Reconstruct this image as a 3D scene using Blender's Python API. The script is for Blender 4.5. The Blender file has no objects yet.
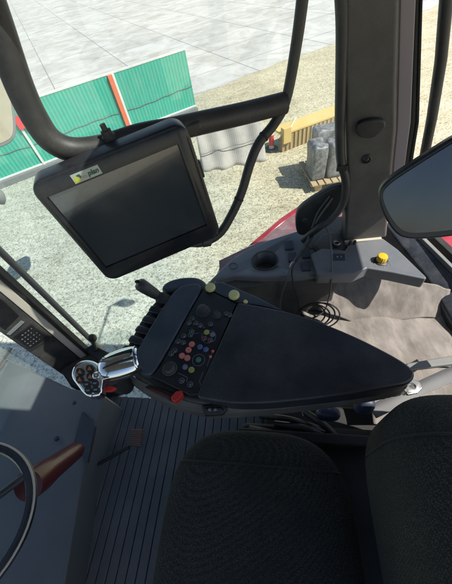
import bpy, bmesh, math, random
from mathutils import Vector, Matrix, noise
random.seed(7)
S = bpy.context.scene
COL = S.collection
R = math.radians

# ------------------------------------------------------------------ camera
FPX, NADX, NADY, CZ = 290.0, 275.0, 520.0, 2.65
CPOS = Vector((0, 0, CZ))
d_ = Vector((NADX-226, -(NADY-292), -FPX)).normalized()
up_ = -d_
fw_ = Vector((0, 0, -1))
y_ = (fw_ - up_*fw_.dot(up_)).normalized()
x_ = y_.cross(up_)
ROT = Matrix((x_, y_, up_))                 # camera coords -> world
cd = bpy.data.cameras.new('camera')
cam = bpy.data.objects.new('camera', cd); COL.objects.link(cam)
cam.matrix_world = Matrix.Translation(CPOS) @ ROT.to_4x4()
cd.sensor_fit = 'VERTICAL'; cd.sensor_height = 36; cd.sensor_width = 36*793/1024
cd.lens = FPX/584*36
cd.clip_start = 0.02; cd.clip_end = 2000
S.camera = cam

# ------------------------------------------------------------------ light
SUN = Vector((0.70, -0.35, 1.0)).normalized()
w = bpy.data.worlds.new('World'); S.world = w; w.use_nodes = True
nt = w.node_tree; nt.nodes.clear()
sky = nt.nodes.new('ShaderNodeTexSky'); sky.sky_type = 'NISHITA'; sky.sun_disc = False
sky.sun_elevation = math.asin(SUN.z); sky.sun_rotation = math.atan2(SUN.x, SUN.y)
bg = nt.nodes.new('ShaderNodeBackground'); bg.inputs[1].default_value = 0.10
wo = nt.nodes.new('ShaderNodeOutputWorld')
nt.links.new(sky.outputs[0], bg.inputs[0]); nt.links.new(bg.outputs[0], wo.inputs[0])
sd = bpy.data.lights.new('sun', 'SUN'); sd.energy = 4.6; sd.angle = R(0.5); sd.color = (1, .95, .87)
so = bpy.data.objects.new('sun', sd); COL.objects.link(so)
so.rotation_euler = SUN.to_track_quat('Z', 'Y').to_euler()
S.view_settings.view_transform = 'Standard'; S.view_settings.look = 'None'
S.view_settings.gamma = 1; S.view_settings.exposure = 0.65
S.render.engine = 'CYCLES'
S.render.resolution_x = 793; S.render.resolution_y = 1024

# ------------------------------------------------------------------ geometry helpers
U = Vector((.968, -.25, 0)).normalized()    # towards the rear of the tractor
V = Vector((-U.y, U.x, 0))                  # towards its right hand side
Z = Vector((0, 0, 1))
GZ = -0.5                                    # yard level; the cab floor is at 1.1
def ray(px, py): return ROT @ Vector((px-226, -(py-292), -FPX))
def at(px, py, z):
    r = ray(px, py); return CPOS + r*((z-CZ)/r.z)
def onpl(px, py, p0, n):
    r = ray(px, py); n = Vector(n); return CPOS + r*(n.dot(p0-CPOS)/n.dot(r))
def uv(u, v, z): return U*u + V*v + Z*z

def link(name, bm, mat, parent=None, bevel=0, seg=3, smooth=True, kind=None):
    bmesh.ops.recalc_face_normals(bm, faces=bm.faces[:])
    me = bpy.data.meshes.new(name); bm.to_mesh(me); bm.free()
    o = bpy.data.objects.new(name, me); COL.objects.link(o)
    for m in (mat if isinstance(mat, (list, tuple)) else [mat]): me.materials.append(m)
    if smooth:
        for p in me.polygons: p.use_smooth = True
    if bevel:
        b = o.modifiers.new('bevel', 'BEVEL'); b.width = bevel; b.segments = seg
        b.limit_method = 'ANGLE'; b.angle_limit = R(30); b.harden_normals = True
    elif smooth:
        try:
            me.set_sharp_from_angle(angle=R(40))
        except Exception: pass
    if parent:
        o.parent = parent
        o.matrix_parent_inverse = Matrix.Translation(-root_loc(parent))
    if kind: o['kind'] = kind
    return o
def root_loc(p):
    return Vector(p.location) if p.type == 'EMPTY' else (root_loc(p.parent)*0 if p.parent else Vector((0, 0, 0)))
def thing(name, label, cat, loc=(0, 0, 0), group=None):
    o = bpy.data.objects.new(name, None); COL.objects.link(o); o.location = loc
    o.empty_display_size = .1
    o['label'] = label; o['category'] = cat
    if group: o['group'] = group
    return o
def tag(o, label, cat, group=None):
    o['label'] = label; o['category'] = cat
    if group: o['group'] = group
    return o
def add_prism(bm, top, ext):
    a = [bm.verts.new(p) for p in top]; b = [bm.verts.new(p+ext) for p in top]
    bm.faces.new(a); bm.faces.new(b[::-1]); n = len(a)
    for i in range(n):
        bm.faces.new((a[i], b[i], b[(i+1) % n], a[(i+1) % n]))
def chaikin(P, n):
    """round an outline off by cutting its corners n times"""
    for _ in range(n):
        out = []
        for i, p in enumerate(P):
            q = P[(i+1) % len(P)]; out += [p*.75+q*.25, p*.25+q*.75]
        P = out
    return P
def prism(name, pts, z, h, mat, parent=None, bevel=.004, seg=3, soft=0):
    """plate whose top outline is given at height z (or a height per corner), h thick"""
    bm = bmesh.new()
    zs = z if isinstance(z, (list, tuple)) else [z]*len(pts)
    add_prism(bm, chaikin([at(p[0], p[1], q) for p, q in zip(pts, zs)], soft), Vector((0, 0, -h)))
    return link(name, bm, mat, parent, bevel, seg)
def prismv(name, top, ext, mat, parent=None, bevel=.004, seg=3):
    bm = bmesh.new(); add_prism(bm, top, ext); return link(name, bm, mat, parent, bevel, seg)
def add_box(bm, c, a, b, cc):
    """box centred on c with half axes a, b, cc (vectors)"""
    vs = [bm.verts.new(c + a*i + b*j + cc*k) for i in (-1, 1) for j in (-1, 1) for k in (-1, 1)]
    for f in ((0, 1, 3, 2), (4, 6, 7, 5), (0, 4, 5, 1), (2, 3, 7, 6), (0, 2, 6, 4), (1, 5, 7, 3)):
        bm.faces.new([vs[i] for i in f])
def box(name, c, a, b, cc, mat, parent=None, bevel=.003, seg=2):
    bm = bmesh.new(); add_box(bm, c, a, b, cc); return link(name, bm, mat, parent, bevel, seg)
def spline(pts, n=8):
    """Catmull-Rom through pts"""
    out = []; P = [pts[0]*2-pts[1]] + list(pts) + [pts[-1]*2-pts[-2]]
    for i in range(1, len(P)-2):
        for k in range(n):
            t = k/n; a, b, c, d = P[i-1], P[i], P[i+1], P[i+2]
            out.append(.5*((2*b)+(c-a)*t+(2*a-5*b+4*c-d)*t*t+(3*b-a-3*c+d)*t**3))
    out.append(pts[-1]); return out
def add_tube(bm, pts, rad, n=12, flat=None):
    rs = rad if isinstance(rad, (list, tuple)) else [rad]*len(pts)
    rings = []; prev = None
    for i, p in enumerate(pts):
        t = (pts[min(i+1, len(pts)-1)] - pts[max(i-1, 0)]).normalized()
        if prev is None:
            q = Z if abs(t.z) < .9 else Vector((1, 0, 0)); nn = (q - t*q.dot(t)).normalized()
        else:
            nn = (prev - t*prev.dot(t)).normalized()
        prev = nn; bb = t.cross(nn)
        rings.append([bm.verts.new(p + (nn*math.cos(2*math.pi*k/n)*(flat or 1) + bb*math.sin(2*math.pi*k/n))*rs[i]) for k in range(n)])
    for a, b in zip(rings, rings[1:]):
        for k in range(n): bm.faces.new((a[k], a[(k+1) % n], b[(k+1) % n], b[k]))
    bm.faces.new(rings[0][::-1]); bm.faces.new(rings[-1])
def tube(name, pts, rad, mat, parent=None, n=12, flat=None):
    bm = bmesh.new(); add_tube(bm, pts, rad, n, flat); return link(name, bm, mat, parent)
def add_lathe(bm, c, axis, prof, n=24, ridge=0, flute=0):
    """prof: list of (radius, height along axis)"""
    axis = axis.normalized(); q = Vector((1, 0, 0)) if abs(axis.x) < .8 else Z
    a = (q - axis*q.dot(axis)).normalized(); b = axis.cross(a); rings = []
    for r, h in prof:
        ring = []
        for k in range(n):
            rr = r*(1+ridge*(1 if (k//2) % 2 else -1)) if ridge else r
            ring.append(bm.verts.new(c + axis*h + (a*math.cos(2*math.pi*k/n)+b*math.sin(2*math.pi*k/n))*rr))
        rings.append(ring)
    for r0, r1 in zip(rings, rings[1:]):
        for k in range(n): bm.faces.new((r0[k], r0[(k+1) % n], r1[(k+1) % n], r1[k]))
    bm.faces.new(rings[0][::-1]); bm.faces.new(rings[-1])
def lathe(name, c, axis, prof, mat, parent=None, n=24, ridge=0):
    bm = bmesh.new(); add_lathe(bm, c, axis, prof, n, ridge); return link(name, bm, mat, parent)
def add_torus(bm, c, axis, r, t, n=28, m=8):
    axis = axis.normalized(); q = Vector((1, 0, 0)) if abs(axis.x) < .8 else Z
    a = (q - axis*q.dot(axis)).normalized(); b = axis.cross(a); rings = []
    for k in range(n):
        e = a*math.cos(2*math.pi*k/n)+b*math.sin(2*math.pi*k/n)
        rings.append([bm.verts.new(c + e*(r+t*math.cos(2*math.pi*j/m)) + axis*t*math.sin(2*math.pi*j/m)) for j in range(m)])
    for k in range(n):
        for j in range(m):
            bm.faces.new((rings[k][j], rings[(k+1) % n][j], rings[(k+1) % n][(j+1) % m], rings[k][(j+1) % m]))
def torus(name, c, axis, r, t, mat, parent=None, n=28):
    bm = bmesh.new(); add_torus(bm, c, axis, r, t, n); return link(name, bm, mat, parent)
def cushion(name, c, ax, ay, az, mat, parent=None, e=.35, n=28, warp=None):
    """super-ellipsoid with half axes ax, ay, az"""
    bm = bmesh.new(); rows = []
    sp = lambda x, k: math.copysign(abs(x)**k, x)
    for i in range(n+1):
        th = -math.pi/2 + math.pi*i/n; row = []
        for j in range(2*n):
            ph = math.pi*j/n
            x = sp(math.cos(th), e)*sp(math.cos(ph), e); yy = sp(math.cos(th), e)*sp(math.sin(ph), e); z = sp(math.sin(th), e)
            p = c + ax*x + ay*yy + az*z
            if warp: p = warp(p)
            row.append(bm.verts.new(p))
        rows.append(row)
    for a, b in zip(rows, rows[1:]):
        for j in range(2*n): bm.faces.new((a[j], a[(j+1) % (2*n)], b[(j+1) % (2*n)], b[j]))
    bmesh.ops.remove_doubles(bm, verts=bm.verts[:], dist=1e-5)
    return link(name, bm, mat, parent)
def cut(o, bm):
    """subtract the closed shape bm from o and keep the result as o's mesh"""
    bmesh.ops.recalc_face_normals(bm, faces=bm.faces[:])
    me = bpy.data.meshes.new('cutter'); bm.to_mesh(me); bm.free()
    c = bpy.data.objects.new('cutter', me); COL.objects.link(c)
    m = o.modifiers.new('cut', 'BOOLEAN'); m.object = c; m.solver = 'EXACT'; m.operation = 'DIFFERENCE'
    bpy.context.view_layer.update()
    dg = bpy.context.evaluated_depsgraph_get()
    new = bpy.data.meshes.new_from_object(o.evaluated_get(dg))
    o.modifiers.clear(); o.data = new
    new.set_sharp_from_angle(angle=R(35))
    bpy.data.objects.remove(c)

# ------------------------------------------------------------------ materials
def newmat(name):
    m = bpy.data.materials.new(name); m.use_nodes = True
    return m, m.node_tree, m.node_tree.nodes['Principled BSDF']
def N(nt, t, **k):
    n = nt.nodes.new(t)
    for a, b in k.items(): setattr(n, a, b)
    return n
def plastic(name, col, rough=.5, grain=0, dust=.0, metal=0, coat=0, spec=.5, gscale=900, dustcol=(.30, .28, .25), dscale=9, sheen=0):
    """moulded plastic or paint: slightly mottled, fine grain, a little dust and scuffing"""
    m, t, b = newmat(name); L = t.links.new
    tc = N(t, 'ShaderNodeTexCoord')
    n1 = N(t, 'ShaderNodeTexNoise'); n1.inputs['Scale'].default_value = dscale; n1.inputs['Detail'].default_value = 6
    n1.inputs['Roughness'].default_value = .65
    L(tc.outputs['Object'], n1.inputs['Vector'])
    cr = N(t, 'ShaderNodeValToRGB')
    cr.color_ramp.elements[0].position = .38; cr.color_ramp.elements[1].position = .78
    cr.color_ramp.elements[0].color = (0, 0, 0, 1); cr.color_ramp.elements[1].color = (1, 1, 1, 1)
    L(n1.outputs['Fac'], cr.inputs['Fac'])
    sp = N(t, 'ShaderNodeTexNoise'); sp.inputs['Scale'].default_value = 260; sp.inputs['Detail'].default_value = 2
    L(tc.outputs['Object'], sp.inputs['Vector'])
    mu = N(t, 'ShaderNodeMath', operation='MULTIPLY'); L(cr.outputs[0], mu.inputs[0]); L(sp.outputs['Fac'], mu.inputs[1])
    m2 = N(t, 'ShaderNodeMath', operation='MULTIPLY'); L(mu.outputs[0], m2.inputs[0]); m2.inputs[1].default_value = dust*2
    mx = N(t, 'ShaderNodeMix', data_type='RGBA'); L(m2.outputs[0], mx.inputs['Factor'])
    mx.inputs['A'].default_value = (*col, 1); mx.inputs['B'].default_value = (*dustcol, 1)
    L(mx.outputs['Result'], b.inputs['Base Color'])
    rr = N(t, 'ShaderNodeMapRange'); L(n1.outputs['Fac'], rr.inputs['Value'])
    rr.inputs['From Min'].default_value = .3; rr.inputs['From Max'].default_value = .7
    rr.inputs['To Min'].default_value = max(.02, rough-.08); rr.inputs['To Max'].default_value = min(1, rough+.10)
    L(rr.outputs[0], b.inputs['Roughness'])
    b.inputs['Metallic'].default_value = metal; b.inputs['Coat Weight'].default_value = coat
    b.inputs['Specular IOR Level'].default_value = spec
    if sheen: b.inputs['Sheen Weight'].default_value = sheen
    if grain:
        g = N(t, 'ShaderNodeTexNoise'); g.inputs['Scale'].default_value = gscale; g.inputs['Detail'].default_value = 1
        L(tc.outputs['Object'], g.inputs['Vector'])
        bu = N(t, 'ShaderNodeBump'); bu.inputs['Strength'].default_value = grain; bu.inputs['Distance'].default_value = .0006
        L(g.outputs['Fac'], bu.inputs['Height']); L(bu.outputs[0], b.inputs['Normal'])
    return m
def simple(name, col, rough=.5, metal=0, emit=None):
    m, t, b = newmat(name); b.inputs['Base Color'].default_value = (*col, 1)
    b.inputs['Roughness'].default_value = rough; b.inputs['Metallic'].default_value = metal
    return m
def gravel_mat():
    m, t, b = newmat('gravel'); L = t.links.new
    tc = N(t, 'ShaderNodeTexCoord')
    wn = N(t, 'ShaderNodeTexNoise'); wn.inputs['Scale'].default_value = 30
    L(tc.outputs['Object'], wn.inputs['Vector'])
    wm = N(t, 'ShaderNodeMixRGB'); wm.blend_type = 'ADD'; wm.inputs[0].default_value = .012
    L(tc.outputs['Object'], wm.inputs[1]); L(wn.outputs['Color'], wm.inputs[2])
    v1 = N(t, 'ShaderNodeTexVoronoi'); v1.inputs['Scale'].default_value = 44; L(wm.outputs[0], v1.inputs['Vector'])
    v2 = N(t, 'ShaderNodeTexVoronoi'); v2.inputs['Scale'].default_value = 110; L(wm.outputs[0], v2.inputs['Vector'])
    sx = N(t, 'ShaderNodeSeparateColor'); L(v1.outputs['Color'], sx.inputs[0])
    r1 = N(t, 'ShaderNodeValToRGB'); e = r1.color_ramp.elements
    e[0].position = 0; e[0].color = (.10, .09, .075, 1); e[1].position = 1; e[1].color = (.80, .78, .72, 1)
    k = e.new(.3); k.color = (.46, .44, .37, 1); k = e.new(.62); k.color = (.62, .60, .52, 1)
    L(sx.outputs[0], r1.inputs['Fac'])
    s2 = N(t, 'ShaderNodeSeparateColor'); L(v2.outputs['Color'], s2.inputs[0])
    r2 = N(t, 'ShaderNodeValToRGB'); e = r2.color_ramp.elements
    e[0].color = (.24, .23, .19, 1); e[1].color = (.70, .68, .60, 1)
    L(s2.outputs[1], r2.inputs['Fac'])
    mx = N(t, 'ShaderNodeMix', data_type='RGBA'); mx.inputs['Factor'].default_value = .42
    L(r1.outputs[0], mx.inputs['A']); L(r2.outputs[0], mx.inputs['B'])
    # glass tint put into the yard: greyer, greener towards the front, sandy further on
    bn = N(t, 'ShaderNodeTexNoise'); bn.inputs['Scale'].default_value = .5; bn.inputs['Detail'].default_value = 4
    L(tc.outputs['Object'], bn.inputs['Vector'])
    sp = N(t, 'ShaderNodeSeparateXYZ'); L(tc.outputs['Object'], sp.inputs[0])
    ma = N(t, 'ShaderNodeMath', operation='MULTIPLY_ADD'); L(sp.outputs[0], ma.inputs[0]); ma.inputs[1].default_value = .42; ma.inputs[2].default_value = .36
    ad = N(t, 'ShaderNodeMath', operation='ADD'); L(ma.outputs[0], ad.inputs[0]); L(bn.outputs['Fac'], ad.inputs[1])
    sb = N(t, 'ShaderNodeMath', operation='SUBTRACT', use_clamp=True); L(ad.outputs[0], sb.inputs[0]); sb.inputs[1].default_value = .4
    tint = N(t, 'ShaderNodeMix', data_type='RGBA'); L(sb.outputs[0], tint.inputs['Factor'])
    tint.inputs['A'].default_value = (.92, 1.02, .99, 1); tint.inputs['B'].default_value = (1.13, 1.05, .83, 1)
    ml = N(t, 'ShaderNodeMix', data_type='RGBA', blend_type='MULTIPLY'); ml.inputs['Factor'].default_value = 1
    L(mx.outputs['Result'], ml.inputs['A']); L(tint.outputs['Result'], ml.inputs['B'])
    pn = N(t, 'ShaderNodeTexNoise'); pn.inputs['Scale'].default_value = 1.6; pn.inputs['Detail'].default_value = 9; pn.inputs['Roughness'].default_value = .72; pn.inputs['Distortion'].default_value = .6
    pm = N(t, 'ShaderNodeMapping'); pm.inputs['Scale'].default_value = (.55, 1.5, 1); pm.inputs['Rotation'].default_value = (0, 0, .35)
    L(tc.outputs['Object'], pm.inputs['Vector']); L(pm.outputs[0], pn.inputs['Vector'])
    pr = N(t, 'ShaderNodeValToRGB'); e = pr.color_ramp.elements
    e[0].position = .33; e[0].color = (.78, .76, .72, 1); e[1].position = .6; e[1].color = (1.06, 1.06, 1.06, 1)
    L(pn.outputs['Fac'], pr.inputs['Fac'])
    mp2 = N(t, 'ShaderNodeMix', data_type='RGBA', blend_type='MULTIPLY'); mp2.inputs['Factor'].default_value = 1
    L(ml.outputs['Result'], mp2.inputs['A']); L(pr.outputs[0], mp2.inputs['B'])
    L(mp2.outputs['Result'], b.inputs['Base Color']); b.inputs['Roughness'].default_value = .9
    hh = N(t, 'ShaderNodeMath', operation='ADD'); L(v1.outputs['Distance'], hh.inputs[0]); L(v2.outputs['Distance'], hh.inputs[1])
    bu = N(t, 'ShaderNodeBump', invert=True); bu.inputs['Strength'].default_value = .65; bu.inputs['Distance'].default_value = .013
    L(hh.outputs[0], bu.inputs['Height']); L(bu.outputs[0], b.inputs['Normal'])
    return m
def fabric(name, c0, c1, scale=420, bump=.5, rough=.95):
    """woven cloth: two crossed wave textures"""
    m, t, b = newmat(name); L = t.links.new
    tc = N(t, 'ShaderNodeTexCoord')
    mp_ = N(t, 'ShaderNodeMapping'); mp_.inputs['Scale'].default_value = (1, 1.7, 1.3); mp_.inputs['Rotation'].default_value = (.2, .1, .6)
    L(tc.outputs['Object'], mp_.inputs['Vector'])
    a = N(t, 'ShaderNodeTexVoronoi'); a.inputs['Scale'].default_value = scale; a.inputs['Randomness'].default_value = .55
    L(mp_.outputs[0], a.inputs['Vector'])
    mu = N(t, 'ShaderNodeMapRange'); L(a.outputs['Distance'], mu.inputs[0]); mu.inputs['From Min'].default_value = .55; mu.inputs['From Max'].default_value = .1
    w_ = N(t, 'ShaderNodeTexNoise'); w_.inputs['Scale'].default_value = 9; w_.inputs['Detail'].default_value = 5; L(tc.outputs['Object'], w_.inputs['Vector'])
    wm = N(t, 'ShaderNodeMath', operation='MULTIPLY'); L(mu.outputs[0], wm.inputs[0]); L(w_.outputs['Fac'], wm.inputs[1])
    n1 = N(t, 'ShaderNodeTexNoise'); n1.inputs['Scale'].default_value = 300; L(tc.outputs['Object'], n1.inputs['Vector'])
    ad = N(t, 'ShaderNodeMath', operation='MULTIPLY_ADD', use_clamp=True); L(n1.outputs['Fac'], ad.inputs[0]); ad.inputs[1].default_value = .3; L(wm.outputs[0], ad.inputs[2])
    mx = N(t, 'ShaderNodeMix', data_type='RGBA'); L(ad.outputs[0], mx.inputs['Factor'])
    mx.inputs['A'].default_value = (*c0, 1); mx.inputs['B'].default_value = (*c1, 1)
    L(mx.outputs['Result'], b.inputs['Base Color']); b.inputs['Roughness'].default_value = rough
    b.inputs['Specular IOR Level'].default_value = .2
    bu = N(t, 'ShaderNodeBump'); bu.inputs['Strength'].default_value = bump; bu.inputs['Distance'].default_value = .0015
    L(mu.outputs[0], bu.inputs['Height']); L(bu.outputs[0], b.inputs['Normal'])
    return m
def cloth_mat(name, c0, c1, c2):
    m, t, b = newmat(name); L = t.links.new
    tc = N(t, 'ShaderNodeTexCoord')
    n1 = N(t, 'ShaderNodeTexNoise'); n1.inputs['Scale'].default_value = 14; n1.inputs['Detail'].default_value = 8; n1.inputs['Roughness'].default_value = .7
    mp = N(t, 'ShaderNodeMapping'); mp.inputs['Scale'].default_value = (1.7, .7, 1); mp.inputs['Rotation'].default_value = (0, 0, .25)
    L(tc.outputs['Object'], mp.inputs['Vector']); L(mp.outputs[0], n1.inputs['Vector'])
    cr = N(t, 'ShaderNodeValToRGB'); e = cr.color_ramp.elements
    e[0].position = .3; e[0].color = (*c0, 1); e[1].position = .75; e[1].color = (*c2, 1)
    k = e.new(.5); k.color = (*c1, 1)
    L(n1.outputs['Fac'], cr.inputs['Fac']); L(cr.outputs[0], b.inputs['Base Color'])
    b.inputs['Roughness'].default_value = .95; b.inputs['Specular IOR Level'].default_value = .15
    n2 = N(t, 'ShaderNodeTexNoise'); n2.inputs['Scale'].default_value = 500; L(tc.outputs['Object'], n2.inputs['Vector'])
    bu = N(t, 'ShaderNodeBump'); bu.inputs['Strength'].default_value = .35; bu.inputs['Distance'].default_value = .001
    L(n2.outputs['Fac'], bu.inputs['Height']); L(bu.outputs[0], b.inputs['Normal'])
    return m
def glass_mat(name, tint=(.94, .97, .96), refl=.05):
    m, t, b = newmat(name); L = t.links.new; t.nodes.remove(b)
    tr = N(t, 'ShaderNodeBsdfTransparent'); tr.inputs[0].default_value = (*tint, 1)
    gl = N(t, 'ShaderNodeBsdfGlossy'); gl.inputs['Roughness'].default_value = .03
    df = N(t, 'ShaderNodeBsdfDiffuse'); df.inputs[0].default_value = (.7, .72, .7, 1)
    tc = N(t, 'ShaderNodeTexCoord'); n1 = N(t, 'ShaderNodeTexNoise'); n1.inputs['Scale'].default_value = 5; n1.inputs['Detail'].default_value = 5
    L(tc.outputs['Object'], n1.inputs['Vector'])
    mr = N(t, 'ShaderNodeMapRange'); L(n1.outputs['Fac'], mr.inputs[0]); mr.inputs['To Min'].default_value = 0; mr.inputs['To Max'].default_value = .15
    m0 = N(t, 'ShaderNodeMixShader'); L(mr.outputs[0], m0.inputs[0]); L(tr.outputs[0], m0.inputs[1]); L(df.outputs[0], m0.inputs[2])
    m1 = N(t, 'ShaderNodeMixShader'); m1.inputs[0].default_value = refl
    L(m0.outputs[0], m1.inputs[1]); L(gl.outputs[0], m1.inputs[2])
    L(m1.outputs[0], t.nodes['Material Output'].inputs[0])
    return m
def ribbed(name, c0, c1, scale, direction=None, rough=.7, bump=1.0, dist=.01):
    """sheet with straight corrugations along one object axis (direction = unit vector across the ribs)"""
    m, t, b = newmat(name); L = t.links.new
    tc = N(t, 'ShaderNodeTexCoord'); dp = N(t, 'ShaderNodeVectorMath', operation='DOT_PRODUCT')
    L(tc.outputs['Object'], dp.inputs[0]); dp.inputs[1].default_value = direction
    mu = N(t, 'ShaderNodeMath', operation='MULTIPLY'); L(dp.outputs['Value'], mu.inputs[0]); mu.inputs[1].default_value = scale
    si = N(t, 'ShaderNodeMath', operation='SINE'); L(mu.outputs[0], si.inputs[0])
    n1 = N(t, 'ShaderNodeTexNoise'); n1.inputs['Scale'].default_value = 6; n1.inputs['Detail'].default_value = 6; L(tc.outputs['Object'], n1.inputs['Vector'])
    mr = N(t, 'ShaderNodeMapRange'); L(si.outputs[0], mr.inputs[0]); mr.inputs['From Min'].default_value = -1
    ad = N(t, 'ShaderNodeMath', operation='MULTIPLY_ADD', use_clamp=True); L(n1.outputs['Fac'], ad.inputs[0]); ad.inputs[1].default_value = .5
    mr.inputs['To Max'].default_value = .6
    L(mr.outputs[0], ad.inputs[2])
    mx = N(t, 'ShaderNodeMix', data_type='RGBA'); L(ad.outputs[0], mx.inputs['Factor'])
    mx.inputs['A'].default_value = (*c0, 1); mx.inputs['B'].default_value = (*c1, 1)
    L(mx.outputs['Result'], b.inputs['Base Color']); b.inputs['Roughness'].default_value = rough
    bu = N(t, 'ShaderNodeBump'); bu.inputs['Strength'].default_value = bump; bu.inputs['Distance'].default_value = dist
    L(si.outputs[0], bu.inputs['Height']); L(bu.outputs[0], b.inputs['Normal'])
    return m

M = {}
M['gravel'] = gravel_mat()
def concrete_mat():
    m, t, b = newmat('concrete_slabs'); L = t.links.new
    tc = N(t, 'ShaderNodeTexCoord'); mp_ = N(t, 'ShaderNodeMapping'); mp_.inputs['Rotation'].default_value = (0, 0, -.33)
    L(tc.outputs['Object'], mp_.inputs['Vector'])
    br = N(t, 'ShaderNodeTexBrick'); br.offset = 0; br.inputs['Scale'].default_value = 1; br.inputs['Brick Width'].default_value = 3.1; br.inputs['Row Height'].default_value = 2.3
    br.inputs['Mortar Size'].default_value = .018; br.inputs['Color1'].default_value = (.56, .55, .52, 1); br.inputs['Color2'].default_value = (.62, .61, .58, 1); br.inputs['Mortar'].default_value = (.25, .24, .22, 1)
    L(mp_.outputs[0], br.inputs['Vector'])
    n1 = N(t, 'ShaderNodeTexNoise'); n1.inputs['Scale'].default_value = .9; n1.inputs['Detail'].default_value = 10; n1.inputs['Roughness'].default_value = .7; n1.inputs['Distortion'].default_value = .8
    L(tc.outputs['Object'], n1.inputs['Vector'])
    cr = N(t, 'ShaderNodeValToRGB'); e = cr.color_ramp.elements; e[0].position = .32; e[0].color = (.66, .64, .60, 1); e[1].position = .6; e[1].color = (1, 1, 1, 1)
    L(n1.outputs['Fac'], cr.inputs['Fac'])
    mx = N(t, 'ShaderNodeMix', data_type='RGBA', blend_type='MULTIPLY'); mx.inputs['Factor'].default_value = 1
    L(br.outputs['Color'], mx.inputs['A']); L(cr.outputs[0], mx.inputs['B']); L(mx.outputs['Result'], b.inputs['Base Color'])
    b.inputs['Roughness'].default_value = .9
    return m
M['concrete'] = concrete_mat()
M['black'] = plastic('black_plastic', (.021, .021, .022), .45, .35, .16)
M['blacksat'] = plastic('black_satin', (.012, .014, .019), .32, .15, .08)
M['darkgrey'] = plastic('dark_grey_plastic', (.034, .034, .034), .55, .5, .20)
M['grey'] = plastic('grey_plastic', (.125, .135, .148), .42, .5, .25)
M['browngrey'] = plastic('brown_grey_plastic', (.078, .070, .063), .55, .5, .25)
M['bluegrey'] = plastic('blue_grey_plastic', (.030, .043, .060), .42, .3, .15)
M['navy'] = plastic('navy_soft_pad', (.0105, .0120, .0185), .40, .35, .14, dscale=5)
M['navytip'] = plastic('blue_soft_pad', (.022, .030, .065), .45, .25, .08)
M['panelblack'] = plastic('panel_black', (.008, .008, .010), .38, .1, .05)
M['rubber'] = plastic('rubber', (.014, .014, .014), .75, .5, .10)
M['chrome'] = plastic('chrome', (.80, .82, .85), .07, 0, .03, metal=1)
M['steel'] = plastic('steel', (.45, .44, .42), .35, .2, .15, metal=1)
M['cream'] = plastic('cream_trim', (.55, .50, .42), .6, .3, .2)
M['greyrod'] = plastic('grey_rod', (.16, .165, .16), .55, .2, .25)
M['redpaint'] = plastic('red_paint', (.42, .012, .022), .25, .0, .2, coat=.6, dustcol=(.40, .36, .36), dscale=5)
M['mottledwing'] = plastic('mottled_wing', (.24, .085, .10), .26, 0, .75, coat=.6, dustcol=(.42, .36, .36), dscale=7)  # maroon paint mottled with pale lilac-grey
M['cablegrey'] = plastic('cable_grey', (.075, .08, .082), .5, .2, .1)
M['silver'] = plastic('satin_silver', (.74, .75, .77), .30, .2, .06, metal=.9)
M['red'] = plastic('red_plastic', (.50, .025, .020), .4, .2, .05)
M['yellow'] = plastic('yellow_plastic', (.72, .40, .012), .45, .2, .06)
M['paleyellow'] = plastic('pale_yellow_plastic', (.68, .62, .26), .45, .2, .05)
M['mat'] = plastic('floor_mat', (.105, .122, .138), .6, .5, .5, dustcol=(.26, .24, .22), dscale=7)
M['dash'] = plastic('dusty_dash', (.125, .142, .155), .36, .3, .22, dustcol=(.26, .27, .27), dscale=5)
M['pedal'] = plastic('worn_pedal', (.13, .075, .055), .5, .4, .2)
M['maroon'] = plastic('maroon_gloss', (.085, .012, .014), .35, .2, .04, coat=.15)
M['carpet'] = cloth_mat('dusty_carpet', (.155, .139, .124), (.235, .211, .190), (.315, .287, .262))
M['seat'] = fabric('seat_fabric', (.012, .012, .0115), (.14, .14, .13), 210, .8)
M['belt'] = ribbed('belt_webbing', (.10, .10, .10), (.40, .40, .40), 1700, tuple(V), .8, .6, .002)
M['glass'] = glass_mat('window_glass')
M['screen'] = plastic('screen_glass', (.028, .037, .047), .13, 0, .05, coat=.9, spec=1.0, dustcol=(.27, .26, .25), dscale=4)
M['mirrorglass'] = plastic('dark_mirror_glass', (.085, .092, .105), .08, 0, .12, metal=.75)
M['mirror'] = plastic('mirror_glass', (.85, .86, .86), .05, 0, .05, metal=1)
M['mirrorgrey'] = plastic('grey_housing', (.20, .21, .22), .5, .2, .2)
M['sticker'] = plastic('sticker_paper', (.42, .45, .42), .5, 0, .05)
M['inkgreen'] = simple('ink_green', (.010, .10, .075), .5)
M['inkpale'] = simple('ink_pale', (.42, .36, .34), .5)
M['inkyellow'] = simple('ink_yellow', (.50, .52, .06), .5)
M['icon'] = simple('icon_grey', (.26, .29, .31), .5)
M['icondim'] = simple('icon_dim', (.17, .19, .205), .5)
M['orange'] = simple('icon_orange', (.55, .20, .05), .5)
M['btnred'] = plastic('button_red', (.80, .17, .12), .45, .1, .05)
M['btnblue'] = plastic('button_blue', (.035, .10, .32), .45, .1, .05)
M['btnyellow'] = plastic('button_yellow', (.42, .38, .05), .45, .1, .05)
M['btngreen'] = plastic('button_green', (.03, .16, .11), .45, .1, .05)
M['btnlilac'] = plastic('button_lilac', (.17, .15, .24), .45, .1, .05)
M['btndark'] = plastic('button_dark', (.022, .024, .027), .5, .1, .05)
M['switchblue'] = plastic('switch_blue_grey', (.028, .040, .055), .5, .3, .1)
M['white'] = plastic('white_paint', (.72, .73, .70), .5, .1, .2)
M['orangepaint'] = plastic('orange_paint', (.75, .17, .07), .5, .1, .15, dustcol=(.7, .4, .3))
M['kerb'] = plastic('grey_kerb', (.17, .185, .19), .8, .4, .3)
M['wood'] = plastic('pallet_wood', (.42, .31, .17), .85, .4, .3, dustcol=(.55, .46, .32), dscale=20)
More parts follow.
